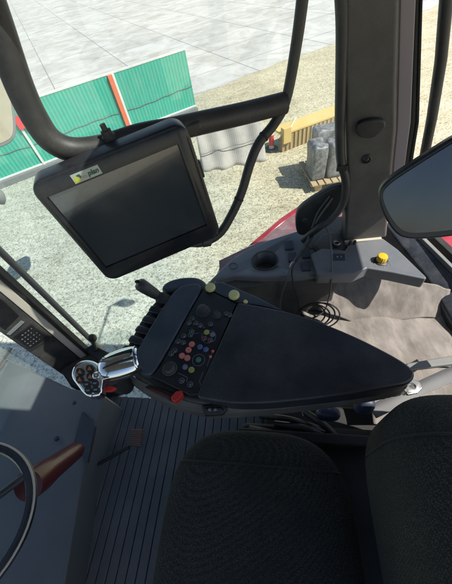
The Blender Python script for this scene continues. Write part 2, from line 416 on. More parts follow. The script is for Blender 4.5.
M['wrap'] = plastic('grey_wrap', (.085, .09, .095), .4, 1.0, .8, gscale=60, dscale=14, dustcol=(.42, .42, .41))
M['conered'] = plastic('cone_red', (.75, .04, .05), .45, .1, .1)
M['roof'] = plastic('roof_liner', (.10, .10, .10), .8, .3, .1)

# ------------------------------------------------------------------ the yard outside
def add_grid(bm, x0, x1, y0, y1, z, nx, ny):
    vs = [[bm.verts.new((x0+(x1-x0)*i/nx, y0+(y1-y0)*j/ny, z)) for j in range(ny+1)] for i in range(nx+1)]
    for i in range(nx):
        for j in range(ny): bm.faces.new((vs[i][j], vs[i+1][j], vs[i+1][j+1], vs[i][j+1]))
bm = bmesh.new(); add_grid(bm, -600, 600, -600, 600, GZ, 4, 4)
link('gravel_ground', bm, M['gravel'], kind='structure', smooth=False)

FA, FB = at(0, 187, GZ), at(70, 160, GZ)
FD = (FB-FA).normalized(); FN = Vector((FD.y, -FD.x, 0))          # along the fence, towards the camera
f0, f1 = FA - FD*3.0, at(198, 112, GZ)
f1 = FA + FD*((f1-FA).dot(FD))
flen = (f1-f0).length
FH = 1.25
M['green'] = ribbed('green_sheet', (.030, .30, .21), (.07, .46, .33), 75, tuple(FD), .55, .3, .008)
def grime(m, col, sc=(1.2, 1.2, .18), lo=.45, hi=.8, amt=.6):
    """run-off streaks and splashes over an existing base colour"""
    t = m.node_tree; L = t.links.new; b = t.nodes['Principled BSDF']; src = b.inputs['Base Color'].links[0].from_socket
    tc = N(t, 'ShaderNodeTexCoord'); mp_ = N(t, 'ShaderNodeMapping'); mp_.inputs['Scale'].default_value = sc
    n1 = N(t, 'ShaderNodeTexNoise'); n1.inputs['Scale'].default_value = 7; n1.inputs['Detail'].default_value = 9; n1.inputs['Roughness'].default_value = .7
    L(tc.outputs['Object'], mp_.inputs['Vector']); L(mp_.outputs[0], n1.inputs['Vector'])
    mr = N(t, 'ShaderNodeMapRange'); L(n1.outputs['Fac'], mr.inputs[0]); mr.inputs['From Min'].default_value = lo; mr.inputs['From Max'].default_value = hi; mr.inputs['To Max'].default_value = amt
    mx = N(t, 'ShaderNodeMix', data_type='RGBA'); L(mr.outputs[0], mx.inputs['Factor']); L(src, mx.inputs['A']); mx.inputs['B'].default_value = (*col, 1)
    L(mx.outputs['Result'], b.inputs['Base Color'])
grime(M['green'], (.30, .42, .36), (1.2, 1.2, .18), .48, .85, .45); grime(M['netting'] if 'netting' in M else M['white'], (.45, .42, .36))
# pale concrete yard beyond the fence
bm = bmesh.new()
q = []
for k in range(281):
    sft = -60 + k*.5
    q.append(f0 + FD*sft - FN*(1.2 + .10*math.sin(k*.7) + .25*noise.noise(Vector((k*.37, 2, 0)))))
q += [f0 + FD*80 - FN*120, f0 - FD*60 - FN*120]
bm.faces.new([bm.verts.new(Vector((p.x, p.y, GZ+.004))) for p in q])
link('concrete_road', bm, M['concrete'], kind='structure', smooth=False)

fence = thing('green_fence', 'green sheeted site fence with white posts standing on a grey kerb', 'fence', (f0+f1)/2)
box('sheet', (f0+f1)/2 + Z*(FH/2+.14), FD*flen/2, FN*.012, Z*(FH/2-.02), M['green'], fence, .002)
box('kerb', (f0+f1)/2 + Z*.055 + FN*.02, FD*flen/2, FN*.11, Z*.075, M['kerb'], fence, .008)
box('bottom_rail', (f0+f1)/2 + Z*.15 + FN*.025, FD*flen/2, FN*.02, Z*.018, M['white'], fence, .004)
box('top_rail', (f0+f1)/2 + Z*(FH+.14), FD*flen/2, FN*.02, Z*.02, M['white'], fence, .004)
wire = [f0 + FD*flen*i/60 + FN*.022 + Z*(.60+.010*math.sin(i*1.9)+.018*math.sin(i*.35)) for i in range(61)]
tube('wire', wire, .006, M['kerb'], fence, 6)
post0 = onpl(45, 165, FA, FN); s0 = (post0-f0).dot(FD)
for k in (-2, -1, 0):
    p = f0 + FD*(s0 + k*1.9) + FN*.035
    if (p-f0).dot(FD) < 0: continue
    box('post', p + Z*(FH/2+.12), FD*.027, FN*.02, Z*(FH/2), M['white'], fence, .004)
po = onpl(131, 135, FA, FN); s1 = (po-f0).dot(FD)
p = f0 + FD*s1 + FN*.045
box('post', p + Z*(FH/2+.12), FD*.05, FN*.03, Z*(FH/2), M['orangepaint'], fence, .004)
box('post', p + FD*.085 + Z*(FH/2+.12) - FN*.01, FD*.028, FN*.02, Z*(FH/2), M['white'], fence, .004)
# red banner panels fixed on the upper fence
a = onpl(19, 128, FA, FN); b = onpl(31, 124, FA, FN)
c0 = (a+b)/2; hb = .13
o = box('red_sign_board', c0 + FN*.075 + Z*(hb-.02), FD*((b-a).dot(FD)/2), FN*.008, Z*hb, M['conered'], None, .003)
tag(o, 'plain red board fixed high on the green fence beside its white post', 'sign')

# pale debris netting draped over a low barrier
M['netting'] = ribbed('pale_netting', (.40, .38, .34), (.50, .47, .43), 160, (1, .1, 0), .9, .12, .003); grime(M['netting'], (.30, .27, .22), (1, 1, 1), .42, .75, .6)
nb = thing('netting_barrier', 'low barrier draped in pale grey netting behind the black arm', 'barrier', at(232, 170, GZ))
bm = bmesh.new()
b0, b1 = at(203, 172, GZ), at(266, 160, GZ)
ht = .72; nx, nz = 26, 12; vs = []
nrm = Vector((b1.y-b0.y, -(b1.x-b0.x), 0)).normalized()
for i in range(nx+1):
    row = []
    for j in range(nz+1):
        s = i/nx; h = j/nz
        p = b0.lerp(b1, s) + Z*(ht*h) - nrm*(.30*h)
        p += nrm*(.025*math.sin(s*21+h*2) + .03*noise.noise(p*4)) + nrm*(.10*max(0, .25-h)*4*abs(noise.noise(p*3)))
        row.append(bm.verts.new(p))
    vs.append(row)
for i in range(nx):
    for j in range(nz): bm.faces.new((vs[i][j], vs[i+1][j], vs[i+1][j+1], vs[i][j+1]))
o = link('netting', bm, M['netting'], nb)
sm = o.modifiers.new('solid', 'SOLIDIFY'); sm.thickness = .008
tube('rail', [b0.lerp(b1, s) + Z*(ht+.01) - nrm*.31 for s in (0, .5, 1)], .016, M['white'], nb, 8)
tube('seam', [b0.lerp(b1, s/20) + Z*(ht*(.45+.12*s/20)) - nrm*.10 + nrm*(.02*math.sin(s*1.05)) for s in range(21)], .007, M['kerb'], nb, 6)
for s in (0.02, .56, .98):
    tube('post', [b0.lerp(b1, s) - nrm*.06, b0.lerp(b1, s) + Z*(ht*.55) - nrm*.20, b0.lerp(b1, s) + Z*ht - nrm*.34], .016, M['white'], nb, 8)
nb.location = nb.location

# red and white delineator post
cb = at(271.5, 150, GZ)
cn = thing('delineator_post', 'red and white traffic post on a black rubber foot', 'traffic post', cb)
bm = bmesh.new(); add_prism(bm, [cb + Vector((math.cos(R(45*k+22)), math.sin(R(45*k+22)), 0))*.15 + Z*.05 for k in range(8)], Vector((0, 0, -.05)))
link('foot', bm, M['rubber'], cn, .012)
ht = .42
lathe('tube', cb + Z*.05, Z, [(.060, 0), (.052, .02), (.048, ht), (.036, ht+.02), (.036, ht+.07), (.02, ht+.08)], M['white'], cn)
lathe('red_band', cb + Z*.05, Z, [(.054, .06), (.0535, .065), (.0515, .27), (.051, .275)], M['conered'], cn)

# yellow ribbed hoarding
ya, yb = at(281, 152, GZ), at(352, 125, GZ)
yd = (yb-ya); yl = yd.length; yd = yd.normalized(); yn = Vector((yd.y, -yd.x, 0))
M['hoard'] = ribbed('ribbed_timber', (.20, .13, .055), (.50, .38, .18), 62, tuple(yd), .8, .8, .02)
yh = thing('ribbed_hoarding', 'low ribbed timber wall with a yellow board along its top', 'barrier', (ya+yb)/2)
box('ribbed_sheet', (ya+yb)/2 + Z*.17, yd*yl/2, yn*.03, Z*.17, M['hoard'], yh, .002)
grime(M['hoard'], (.16, .11, .06), (1, 1, .2), .45, .75, .5)
M['yboard'] = plastic('yellow_board', (.66, .48, .16), .7, .3, .25, dustcol=(.7, .6, .4), dscale=4)
box('top_board', (ya+yb)/2 + Z*.36 - yn*.16, yd*yl/2, yn*.20, Z*.02, M['yboard'], yh, .004)
box('end_block', ya + yd*.10 + Z*.33 + yn*.02, yd*.09, yn*.06, Z*.15, M['yboard'], yh, .008)
tube('stick', [ya + yd*.28 + Z*.39 - yn*.10, ya + yd*.60 + Z*.40 - yn*.38], .014, M['white'], yh, 6)

# pallet with grey wrapped packs
pc = at(334, 186, GZ)
pe1, pe2 = (at(352, 179, GZ)-at(310, 187, GZ)).normalized(), None
pe1 = Vector((pe1.x, pe1.y, 0)).normalized(); pe2 = Vector((-pe1.y, pe1.x, 0))
po = at(315, 192, GZ)
pal = thing('wooden_pallet', 'sandy wooden pallet on the gravel carrying grey wrapped packs', 'pallet', po)
for k in range(3):
    for j in range(2):
        box('block', po + pe1*(.06+.44*j) + pe2*(.05+.34*k) + Z*.055, pe1*.06, pe2*.045, Z*.055, M['wood'], pal, .004)
for k in range(3):
    box('skid', po + pe1*.28 + pe2*(.05+.34*k) + Z*.122, pe1*.36, pe2*.05, Z*.011, M['wood'], pal, .003)
for k in range(6):
    box('deck_board', po + pe1*(-.02+.12*k) + pe2*.39 + Z*.1455, pe1*.048, pe2*.43, Z*.011, M['wood'], pal, .003)
def pack(c, wx, wy, h, label):
    def warp(p): return p + Vector((noise.noise(p*9), noise.noise(p*9+Vector((7, 3, 1))), noise.noise(p*9+Vector((1, 9, 4)))))*.03
    o = cushion('wrapped_pack', c + Z*(h/2), pe1*wx, pe2*wy, Z*(h/2), M['wrap'], None, .22, 20, warp)
    return tag(o, label, 'wrapped pack', 'grey wrapped packs on the pallet')
z0 = Z*.16
pack(po + pe1*.07 + pe2*.28 + z0, .12, .20, .58, 'grey wrapped pack at the pallet edge, nearest the traffic post')
pack(po + pe1*.36 + pe2*.24 + z0, .13, .17, .56, 'grey wrapped pack in front on the pallet, half behind the black grab tube')
pack(po + pe1*.36 + pe2*.63 + z0, .25, .16, .64, 'wide grey wrapped pack at the back of the pallet')

# ------------------------------------------------------------------ the cab shell
cab = thing('tractor_cab', 'dark tractor cab with side window, front pillar, rear pillar and ribbed floor', 'tractor cab', uv(0, .2, 1.1))
# roof with a glass hatch added to throw the sun patch on the cowl
RZ = 2.80; u0, u1, v0, v1 = -1.35, 1.165, -.85, 1.07
h0, h1, g0, g1 = -.62, .01, .065, .50
bm = bmesh.new()
def slab(a, b, c, d, z=RZ, t=.06): add_box(bm, uv((a+b)/2, (c+d)/2, z+t/2), U*(b-a)/2, V*(d-c)/2, Z*t/2)
slab(u0, h0, v0, v1); slab(h1, u1, v0, v1); slab(h0, h1, v0, g0); slab(h0, h1, g1, v1)
roof = link('roof', bm, M['roof'], cab, 0, smooth=False)
box('sun_hatch', uv((h0+h1)/2, (g0+g1)/2, RZ+.03), U*((h1-h0)/2-.002), V*((g1-g0)/2-.002), Z*.003, M['glass'], cab, 0)

# ribbed floor mat
bm = bmesh.new(); k = 0; u = -1.10
while u < -.06:
    vm = .47 if u < -.60 else .62
    add_box(bm, uv(u, (vm-.70)/2, 1.1), U*.0190, V*(vm+.70)/2, Z*.012); u += .041
floor = link('floor_mat', bm, M['mat'], cab, .003, 2)
box('floor_pan', uv(.18, -.04, 1.073), U*.78, V*.66, Z*.018, M['mat'], cab, .002)
box('floor_pan', uv(-.86, -.115, 1.073), U*.255, V*.585, Z*.018, M['mat'], cab, .002)
box('door_panel', uv(0, -.80, 1.32), U*1.2, V*.03, Z*.40, M['darkgrey'], cab, .01)
box('rear_panel', uv(1.20, .1, 1.30), U*.03, V*.85, Z*.38, M['darkgrey'], cab, .01)
box('door_post', uv(.95, -.80, 2.26), U*.06, V*.03, Z*.54, M['darkgrey'], cab, .01)
box('door_post', uv(-1.0, -.80, 2.26), U*.06, V*.03, Z*.54, M['darkgrey'], cab, .01)
# unseen mirror added outside the roof edge to cast an oval shadow on gravel
rmz = at(125, 303, GZ) + Vector((.70, -.35, 1))*3.1
cushion('shadow_mirror', rmz, Vector((.085, .03, 0)), Vector((-.01, .03, 0)), Z*.15, M['black'], cab, .6, 14)
tube('shadow_mirror_stalk', [rmz + Z*.12, rmz + Z*.28 - V*.1, uv(rmz.dot(U), 1.0, RZ+.03)], .014, M['black'], cab)

# front console: dusty cowl that closes the cab front low down
CW = 1.38
pts = [(-60, 332), (0, 356), (46, 377), (70, 388), (104, 394), (84, 462), (52, 660), (-60, 660)]
zz = [CW, CW, CW, CW-.02, CW-.04, CW-.10, CW-.12, CW]
cowl = prism('front_cowl', pts, zz, .30, M['dash'], cab, .012)
prism('cowl_side', [(100, 398), (112, 402), (93, 464), (84, 462)], [1.30, 1.13, 1.12, 1.25], .10, M['darkgrey'], cab, .004)
o = prism('cowl_facet', [(82, 411), (95, 426), (87, 463), (73, 444)], [CW-.035, CW-.05, CW-.085, CW-.075], .02, M['bluegrey'], cab, .004)
for px, py in ((75, 403), (57, 439)):
    lathe('bolt_cap', at(px, py, CW-.045), Z, [(.010, 0), (.010, .006), (.006, .012)], M['bluegrey'], cab, 12)
# maroon column cover, lower left
# ---- front pillar
ZB, ZT = 1.22, 2.75
def vert(px, py, z=ZB): return at(px, py, z)
A_, B_, C_ = vert(96, 357), vert(84, 357), vert(60, 371)
pl = [vert(93, 352), vert(60, 371), vert(75, 372) + V*.10, vert(108, 360) + V*.08]
a = vert(90, 353); c = vert(57, 372)
fdir = (a-c); fdir.z = 0; fw = fdir.length; fdir.normalize(); fnr = Vector((fdir.y, -fdir.x, 0))
if fnr.dot(CPOS-a) < 0: fnr = -fnr
def fpil(s0, s1, d0, d1, z0, z1, name, mat, parent, bev=.003):
    """upright strip on the front pillar: s along its face, d proud of it"""
    return box(name, c + fdir*(s0+s1)/2 + fnr*(d0+d1)/2 + Z*((z0+z1)/2 - c.z), fdir*(s1-s0)/2, fnr*abs(d1-d0)/2, Z*(z1-z0)/2, mat, parent, bev)
fp = fpil(0, fw*.70, -.09, 0, 1.12, ZT, 'front_pillar', M['darkgrey'], cab, .012)
fpil(fw*.71, fw*.90, -.05, .006, 1.16, ZT, 'pillar_trim', M['cream'], fp, .006)
fpil(fw*.905, fw*1.0, -.06, .010, 1.14, ZT, 'window_seal', M['rubber'], fp, .006)
def onf(px, py, d=0): return onpl(px, py, c + fnr*d, fnr)
def fplate(name, pts, d, t, mat, parent, bev=.002):
    return prismv(name, [onf(x, y, d) for x, y in pts], -fnr*t, mat, parent, bev)
pod = fplate('switch_pod', [(31, 322), (51, 337), (46, 342), (30, 352), (27, 350), (11, 338)], .006, .006, M['black'], fp, .003)
fplate('pod_face', [(31.5, 325), (47.5, 337.5), (30.5, 349), (14, 337.5)], .009, .004, M['panelblack'], fp, .001)
bm = bmesh.new()
for i in range(5):
    for j in range(5):
        if random.random() < .08: continue
        s, r = (i+.5)/5, (j+.5)/5
        x = 31.5 + (14-31.5)*s*.85 + (47.5-31.5)*r*.85; yy = 326.5 + (337.5-325)*s*.85 + (337.5-325)*r*.85
        cc = onf(x, yy, .0095)
        add_box(bm, cc, fdir*random.uniform(.0012, .0042), Z*random.uniform(.0010, .0034), fnr*.0006)
link('pod_icons', bm, M['mirrorgrey'], pod, 0, smooth=False)
fplate('vent', [(-8, 296), (2, 300), (19, 316), (5, 330), (-8, 322)], .005, .006, M['panelblack'], fp, .003)
fplate('lamp_lens', [(21, 321), (24.5, 322.5), (10, 335.5), (6.5, 334.5)], .007, .005, M['mirrorgrey'], fp, .001)
for px, py in ((53.5, 341), (39, 356)):
    lathe('screw', onf(px, py, .001), fnr, [(.006, 0), (.006, .002), (.003, .003)], M['black'], fp, 10)
# sill at the pillar's foot
prism('pillar_foot', [(58, 368), (92, 352), (106, 358), (122, 362), (118, 388), (96, 398), (70, 386)], [1.22, 1.24, 1.22, 1.2, 1.18, 1.17, 1.2], .10, M['darkgrey'], cab, .012)
# window latch
lt = at(100, 353, 1.30)
ltc = prism('window_latch', [(84, 349), (92, 344), (112, 354), (113, 360), (103, 364)], 1.27, .035, M['black'], cab, .006)
lathe('latch_knob', at(92, 337.5, 1.34), Z, [(.012, -.03), (.020, -.018), (.022, 0), (.016, .012), (.006, .015)], M['black'], cab, 20)
tube('latch_stem', [at(92.5, 340, 1.32), at(96, 350, 1.27)], .010, M['black'], cab, 10)
# side window glass, frame and front bar
W1, W2 = Vector((-1.15, 1.00, 0)), Vector((.78, 1.14, 0))
wd = (W2-W1).normalized(); wn = Vector((-wd.y, wd.x, 0)); wl = (W2-W1).length
box('side_window', (W1+W2)/2 + Z*1.95, wd*wl/2, wn*.002, Z*.85, M['glass'], cab, 0)
# windscreen
Q1 = Vector((-1.05, .80, 0)); Q2 = Q1 - V*1.5
box('windscreen', (Q1+Q2)/2 + Z*2.08, V*.75, U*.002, Z*.72, M['glass'], cab, 0)
gb = at(94, 343, 1.15)
tube('window_bar', [Vector((gb.x, gb.y, 1.05)), Vector((gb.x, gb.y, 2.8))], .015, M['greyrod'], cab)
tube('wiper_arm', [at(14, 350, 1.42) + Z*.02, at(-2, 374, 1.42) + Z*.02, at(-30, 410, 1.42)+Z*.02], .006, M['rubber'], cab, 8)

# ---- right-hand console
SZ = 1.72
side = prism('side_console', [(198, 292), (213, 277), (228, 262), (243, 251), (268, 240), (296, 231), (318, 224), (336, 250), (338, 272), (300, 276), (262, 277.5), (234, 276.5), (216, 281), (206, 293)], SZ, .10, M['grey'], cab, .008)
bm = bmesh.new(); cc = at(265, 260.5, SZ)
add_lathe(bm, cc, Z, [(.050, -.075), (.0555, .03)], 40)
cut(side, bm)
bm = bmesh.new(); add_lathe(bm, cc, Z, [(.046, -.20), (.0555, -.099), (.0575, -.099), (.0575, -.21)], 40)
link('cup_well', bm, M['black'], side)
torus('cup_rim', cc + Z*.001, Z, .0570, .0030, M['black'], side, 40)
prism('console_face', [(206, 292), (217, 282), (234, 277.5), (262, 278.5), (300, 277), (338, 273), (338, 279), (262, 284), (210, 298)], [SZ-.025]*6+[SZ-.03]*3, .34, plastic('console_face', (.040, .039, .040), .55, .5, .2), cab, .01)
torus('lip_ring', at(233, 266, SZ+.0005), Z, .018, .0012, M['darkgrey'], side)
for px, py in ((289, 244.5), (292.5, 256.5), (306, 253), (306, 265.5)):
    e = 4.6
    sw = prism('rocker_switch', [(px-e, py-e+.8), (px+e-.8, py-e), (px+e, py+e-.8), (px-e+.8, py+e)], SZ+.009, .016, M['switchblue'], side, .002)
    torus('switch_frame', at(px, py, SZ+.002), Z, .0175, .0015, M['black'], side, 4)
# dark lower wall of the console with trim behind the cable
prism('console_sill', [(196, 296), (262, 283), (330, 281), (332, 318), (300, 330), (240, 320)], 1.40, .1, M['darkgrey'], cab, .01)

# ---- knob console (behind)
KZ = 1.745
kp = thing('knob_console', 'grey wedge console with a yellow knob on the right-hand ledge', 'control console', at(372, 262, KZ-.05))
kb = prism('housing', [(311, 254), (322, 248), (345, 250), (350, 243), (383, 238), (398, 249), (427, 277), (426, 279), (392, 272), (367, 268), (354, 274), (318, 275)], KZ, .055, M['grey'], kp, .007)
kc = at(381, 261, KZ)
lathe('skirt', kc, Z, [(.026, 0), (.026, .003), (.021, .006)], M['black'], kp, 32)
lathe('yellow_knob', kc + Z*.006, Z, [(.0185, 0), (.019, .004), (.0185, .020), (.0165, .0235), (.012, .0245)], M['yellow'], kp, 56, .035)
bm = bmesh.new()
for k in range(14):
    an = R(-200 + k*17)
    e = Vector((math.cos(an), math.sin(an), 0)); t = Vector((-e.y, e.x, 0))
    add_box(bm, kc + e*.031 + Z*.0006, e*.0025, t*(.0006+.0005*(k % 3)), Z*.0007)
    if k % 3 == 0: add_box(bm, kc + e*.039 + Z*.0006, e*.002, t*.003, Z*.0007)
link('dial_marks', bm, M['icondim'], kp, 0, smooth=False)
prism('switch_plate', [(332, 253.5), (345, 253.5), (345.5, 260), (332, 260)], KZ+.003, .005, M['switchblue'], kp, .0015)
bm = bmesh.new(); add_box(bm, at(337.5, 256.8, KZ+.0036), U*.003, V*.0035, Z*.0006); add_box(bm, at(341.3, 256.6, KZ+.0036), U*.0016, V*.0045, Z*.0006)
link('switch_marks', bm, M['icon'], kp, 0, smooth=False)
prism('pillar_cover', [(300, 240), (318, 226), (334, 216), (348, 214), (350, 246), (330, 250), (308, 250)], KZ-.02, .10, M['darkgrey'], kp, .015)
# sockets behind the knob console
lathe('socket', at(337, 243.5, KZ), Z, [(.018, -.05), (.018, .006), (.012, .010), (.011, .002)], M['black'], kp, 24)
torus('socket_ring', at(337, 243, KZ+.012), Z, .011, .0022, M['steel'], kp)
for px, py in ((350, 244), (354.5, 243.5)):
    lathe('plug', at(px, py, KZ), Z, [(.007, -.03), (.007, .010), (.005, .016)], M['black'], kp, 12)
prism('shoulder', [(313, 245), (321, 234), (334, 230), (345, 240), (347, 250), (318, 251)], KZ-.01, .07, M['darkgrey'], kp, .012)

# ---- rear pillar: built in its own upright plane
PB = at(348, 240, 1.74); PN = Vector((V.x, V.y, .0))
def onp(px, py, d=0): return onpl(px, py, PB + PN*d, PN)
rp = prismv('rear_pillar', [onp(344.5, 244), onp(387, 238), onp(389, 215), onp(393, 165), (onp(396.5, 128)), onp(397, 90), onp(401, -40), onp(338, -40), onp(345, 90), onp(346, 135), onp(347.5, 190)], PN*.10, M['browngrey'], cab, .012)
lathe('bolt_boss', onp(366.5, 159, -.001), -PN, [(.016, -.004), (.016, .003), (.012, .006), (.012, .002), (.008, .004), (.004, .009)], M['black'], rp, 24)
prismv('belt_guide', chaikin([onp(356, 128, -.02), onp(362, 121, -.02), onp(384, 119, -.02), onp(387, 126, -.02), onp(380, 134, -.02), onp(372, 139.5, -.02), onp(358, 138, -.02)], 2), PN*.022, M['black'], rp, .006)
prismv('pillar_seam', [onp(345, 242.5, -.012), onp(382, 238.8, -.012), onp(382, 241, -.012), onp(345, 245, -.012)], PN*.014, M['cream'], rp, .002)
# lilac-grey reveal, seals and rear quarter post
prismv('window_reveal', [onp(389.5, 215, .05), onp(393.5, 165, .05), onp(397, 128, .05), onp(401, -40, .05), onp(418, -40, .05), onp(411, 122, .05), onp(402, 190, .05), onp(396, 216, .05)], PN*.03,
       plastic('lilac_reveal', (.30, .25, .27), .5, .2, .2), cab, .004)
for a_, b_ in ((411.5, 4), (416.5, 3)):
    prismv('window_seal', [onp(a_-15, 215, .07), onp(a_, 122, .07), onp(a_+5, -40, .07), onp(a_+5+b_, -40, .07), onp(a_+b_, 122, .07), onp(a_+b_-15, 215, .07)], PN*.03, M['rubber'], cab, .003)
tube('rear_rod', [onp(424, 158, .12), onp(432, 118, .12), onp(441, 60, .12), onp(450, -40, .12)], .016, M['black'], cab)
# dark glossy sill that runs back from the pillar
prism('rear_sill', [(386, 224), (394, 214), (420, 240), (470, 289), (520, 338), (500, 380), (452, 322), (428, 277), (400, 243)], [1.64, 1.64, 1.62, 1.58, 1.54, 1.48, 1.50, 1.55, 1.60], .12,
      plastic('dusty_black_gloss', (.022, .026, .034), .22, .1, .35, dustcol=(.22, .23, .25)), cab, .012)
prism('sill_edge', [(396, 212), (398.5, 210.5), (474, 285), (472, 287.5), (421, 237.5)], [1.655, 1.655, 1.60, 1.60, 1.635], .03, M['greyrod'], cab, .003)
prism('seal_strip', [(428, 232), (434, 230), (500, 290), (496, 296)], 1.55, .04, M['rubber'], cab, .004)
# red rear wing outside
wg = prism('rear_wing', [(205, 284), (222, 265), (252, 240), (284, 216), (312, 199), (340, 184), (362, 178), (372, 236), (320, 245), (250, 285)], [1.36, 1.42, 1.46, 1.49, 1.50, 1.50, 1.5, 1.5, 1.5, 1.45], .22, M['mottledwing'], cab, .05, 6)
prism('wing_edge', [(246, 246), (280, 217), (310, 197), (342, 181), (344, 186), (312, 203), (284, 222), (262, 240)], [1.452, 1.482, 1.496, 1.5, 1.5, 1.50, 1.49, 1.47], .10, M['redpaint'], cab, .02, 4)
prism('rear_wing', [(425, 236), (440, 226), (480, 232), (540, 285), (500, 300)], 1.45, .2, M['redpaint'], cab, .03, 5)

# ---- black window handle cover and grab tube by the pillar
hc = prismv('handle_cover', chaikin([onp(x, y, .03) for x, y in ((296, 234), (295, 214), (303, 205), (322, 193), (338, 185), (347, 187), (346, 214), (322, 226), (304, 237))], 2), PN*.03, M['black'], cab, .01)
for px, py in ((305, 220), (327, 205)):
    lathe('screw_boss', onp(px, py, .028), -PN, [(.012, -.002), (.010, .003), (.005, .005), (.004, .002)], M['darkgrey'], hc, 16)
gpts = spline([onp(339, -40, 0), onp(342, 20, .0), onp(341, 80, 0), onp(340, 125, .0), onp(341, 160, .0), onp(346, 182, -.005), onp(343, 203, -.01), onp(332, 218, -.015), onp(318, 228, -.02), onp(303, 240, .0)], 6)
tube('grab_tube', gpts, .0155, M['black'], cab)
prismv('white_tag', [onp(345, 128, .06), onp(349, 128, .06), onp(349, 160, .06), onp(344, 160, .06)], PN*.006, M['white'], cab, .001)
box('window_stay', onp(342, 168, -.012), Z*.01, U*.018, PN*.006, M['black'], cab, .003)

# ------------------------------------------------------------------ dusty carpets on the right-hand ledge
def sheet(name, corners, mat, nu=40, nv=30, amp=.006, seed=0, thick=.006, edge=None):
    a, b, c2, d = corners
    bm = bmesh.new(); vs = []
    for i in range(nu+1):
        row = []
        for j in range(nv+1):
            s, r = i/nu, j/nv
            r2 = r
            p = a.lerp(b, s).lerp(d.lerp(c2, s), r2)
            if edge:
                p = p + (d.lerp(c2, s)-a.lerp(b, s))*edge(s)*r
            q = p*7 + Vector((seed, 0, 0))
            p = p + Z*(noise.noise(q)*amp + noise.noise(q*2.7)*amp*.45 + abs(noise.noise(q*1.3+Vector((3, 3, 3))))*amp*.8)
            row.append(bm.verts.new(p))
        vs.append(row)
    for i in range(nu):
        for j in range(nv): bm.faces.new((vs[i][j], vs[i+1][j], vs[i+1][j+1], vs[i][j+1]))
    o = link(name, bm, mat)
    m = o.modifiers.new('thick', 'SOLIDIFY'); m.thickness = thick; m.offset = -1
    return o
box('ledge', at(400, 330, 1.36) - Z*.03 + V*.06, U*.42, V*.33, Z*.05, M['browngrey'], cab, .01)
o = sheet('carpet_piece', [at(318, 268, 1.66), at(452, 288, 1.57), at(448, 322, 1.45), at(318, 312, 1.49)], M['carpet'], amp=.018, seed=1,
          edge=lambda s: .12*math.sin(s*math.pi)**2 + .10*math.sin(s*5))
tag(o, 'dusty beige carpet flap hanging from below the yellow knob', 'carpet', 'dusty carpet pieces')
o = sheet('carpet_piece', [at(300, 308, 1.46), at(446, 296, 1.48), at(478, 366, 1.44), at(330, 372, 1.44)], M['carpet'], amp=.020, seed=5)
tag(o, 'wide dusty beige carpet lying between the armrest tip and the rear sill', 'carpet', 'dusty carpet pieces')
o = sheet('carpet_piece', [at(366, 366, 1.43), at(500, 352, 1.43), at(520, 425, 1.40), at(374, 424, 1.40)], M['carpet'], amp=.008, seed=9)
tag(o, 'dusty beige carpet strip partly covered by the grey belt webbing', 'carpet', 'dusty carpet pieces')
o = prism('seat_rail', [(404, 366), (409, 363), (460, 354), (520, 345), (520, 353), (460, 363), (411, 369)], 1.475, .02, M['greyrod'], None, .004)
tag(o, 'grey metal rail lying across the carpet behind the armrest tip', 'rail')

# ------------------------------------------------------------------ monitor and its bar
mc = Vector((-.1428, .5476, 2.2903)); e1 = Vector((.980, .1763, .0919)).normalized()
n_ = Vector((.1762, -.9843, .0085)); n_ = (n_ - e1*n_.dot(e1)).normalized(); e2 = e1.cross(n_)
if e2.z > 0: e2 = -e2
MW, MH = .300, .2695
mon = thing('monitor', 'black framed terminal screen with a small sticker, hung tilted in the window', 'monitor', mc)
def mp(x, y, d=0): return mc + e1*x + e2*y + n_*d
def mplate(name, x0, x1, y0, y1, d0, d1, mat, parent, bev, r=0):
    if r:
        pts = []
        for (cx, cy, a0) in ((x1-r, y1-r, 0), (x0+r, y1-r, 90), (x0+r, y0+r, 180), (x1-r, y0+r, 270)):
            for k in range(7):
                an = R(a0+15*k); pts.append(mp(cx+r*math.cos(an), cy+r*math.sin(an), d1))
        return prismv(name, pts, -n_*(d1-d0), mat, parent, bev)
    return box(name, mp((x0+x1)/2, (y0+y1)/2, (d0+d1)/2), e1*(x1-x0)/2, e2*(y1-y0)/2, n_*(d1-d0)/2, mat, parent, bev)
sw_, sh_, sx_, sy_ = .2605, .1985, -.005, -.0091
fx0, fx1, fy0, fy1 = sx_-sw_/2, sx_+sw_/2, sy_-sh_/2, sy_+sh_/2
bez = mplate('bezel', -MW/2-.002, MW/2+.002, -MH/2-.004, MH/2+.002, -.045, .006, M['blacksat'], mon, .008, .026)
bm = bmesh.new(); add_box(bm, mp(sx_, sy_, .010), e1*(sw_/2), e2*(sh_/2), n_*.009)
bz = bez.modifiers; 
cut(bez, bm)
mplate('screen', fx0+.0015, fx1-.0015, fy0+.0015, fy1-.0015, -.003, .0022, M['screen'], mon, .0005)
mplate('back_shell', -.12, .13, -.11, .12, -.085, -.044, M['blacksat'], mon, .012, .02)
mplate('side_button', MW/2+.001, MW/2+.007, -.055, -.02, -.02, -.005, M['black'], mon, .002)
mplate('lower_connector', .07, .15, .115, .150, -.05, -.008, M['blacksat'], mon, .008, .012)
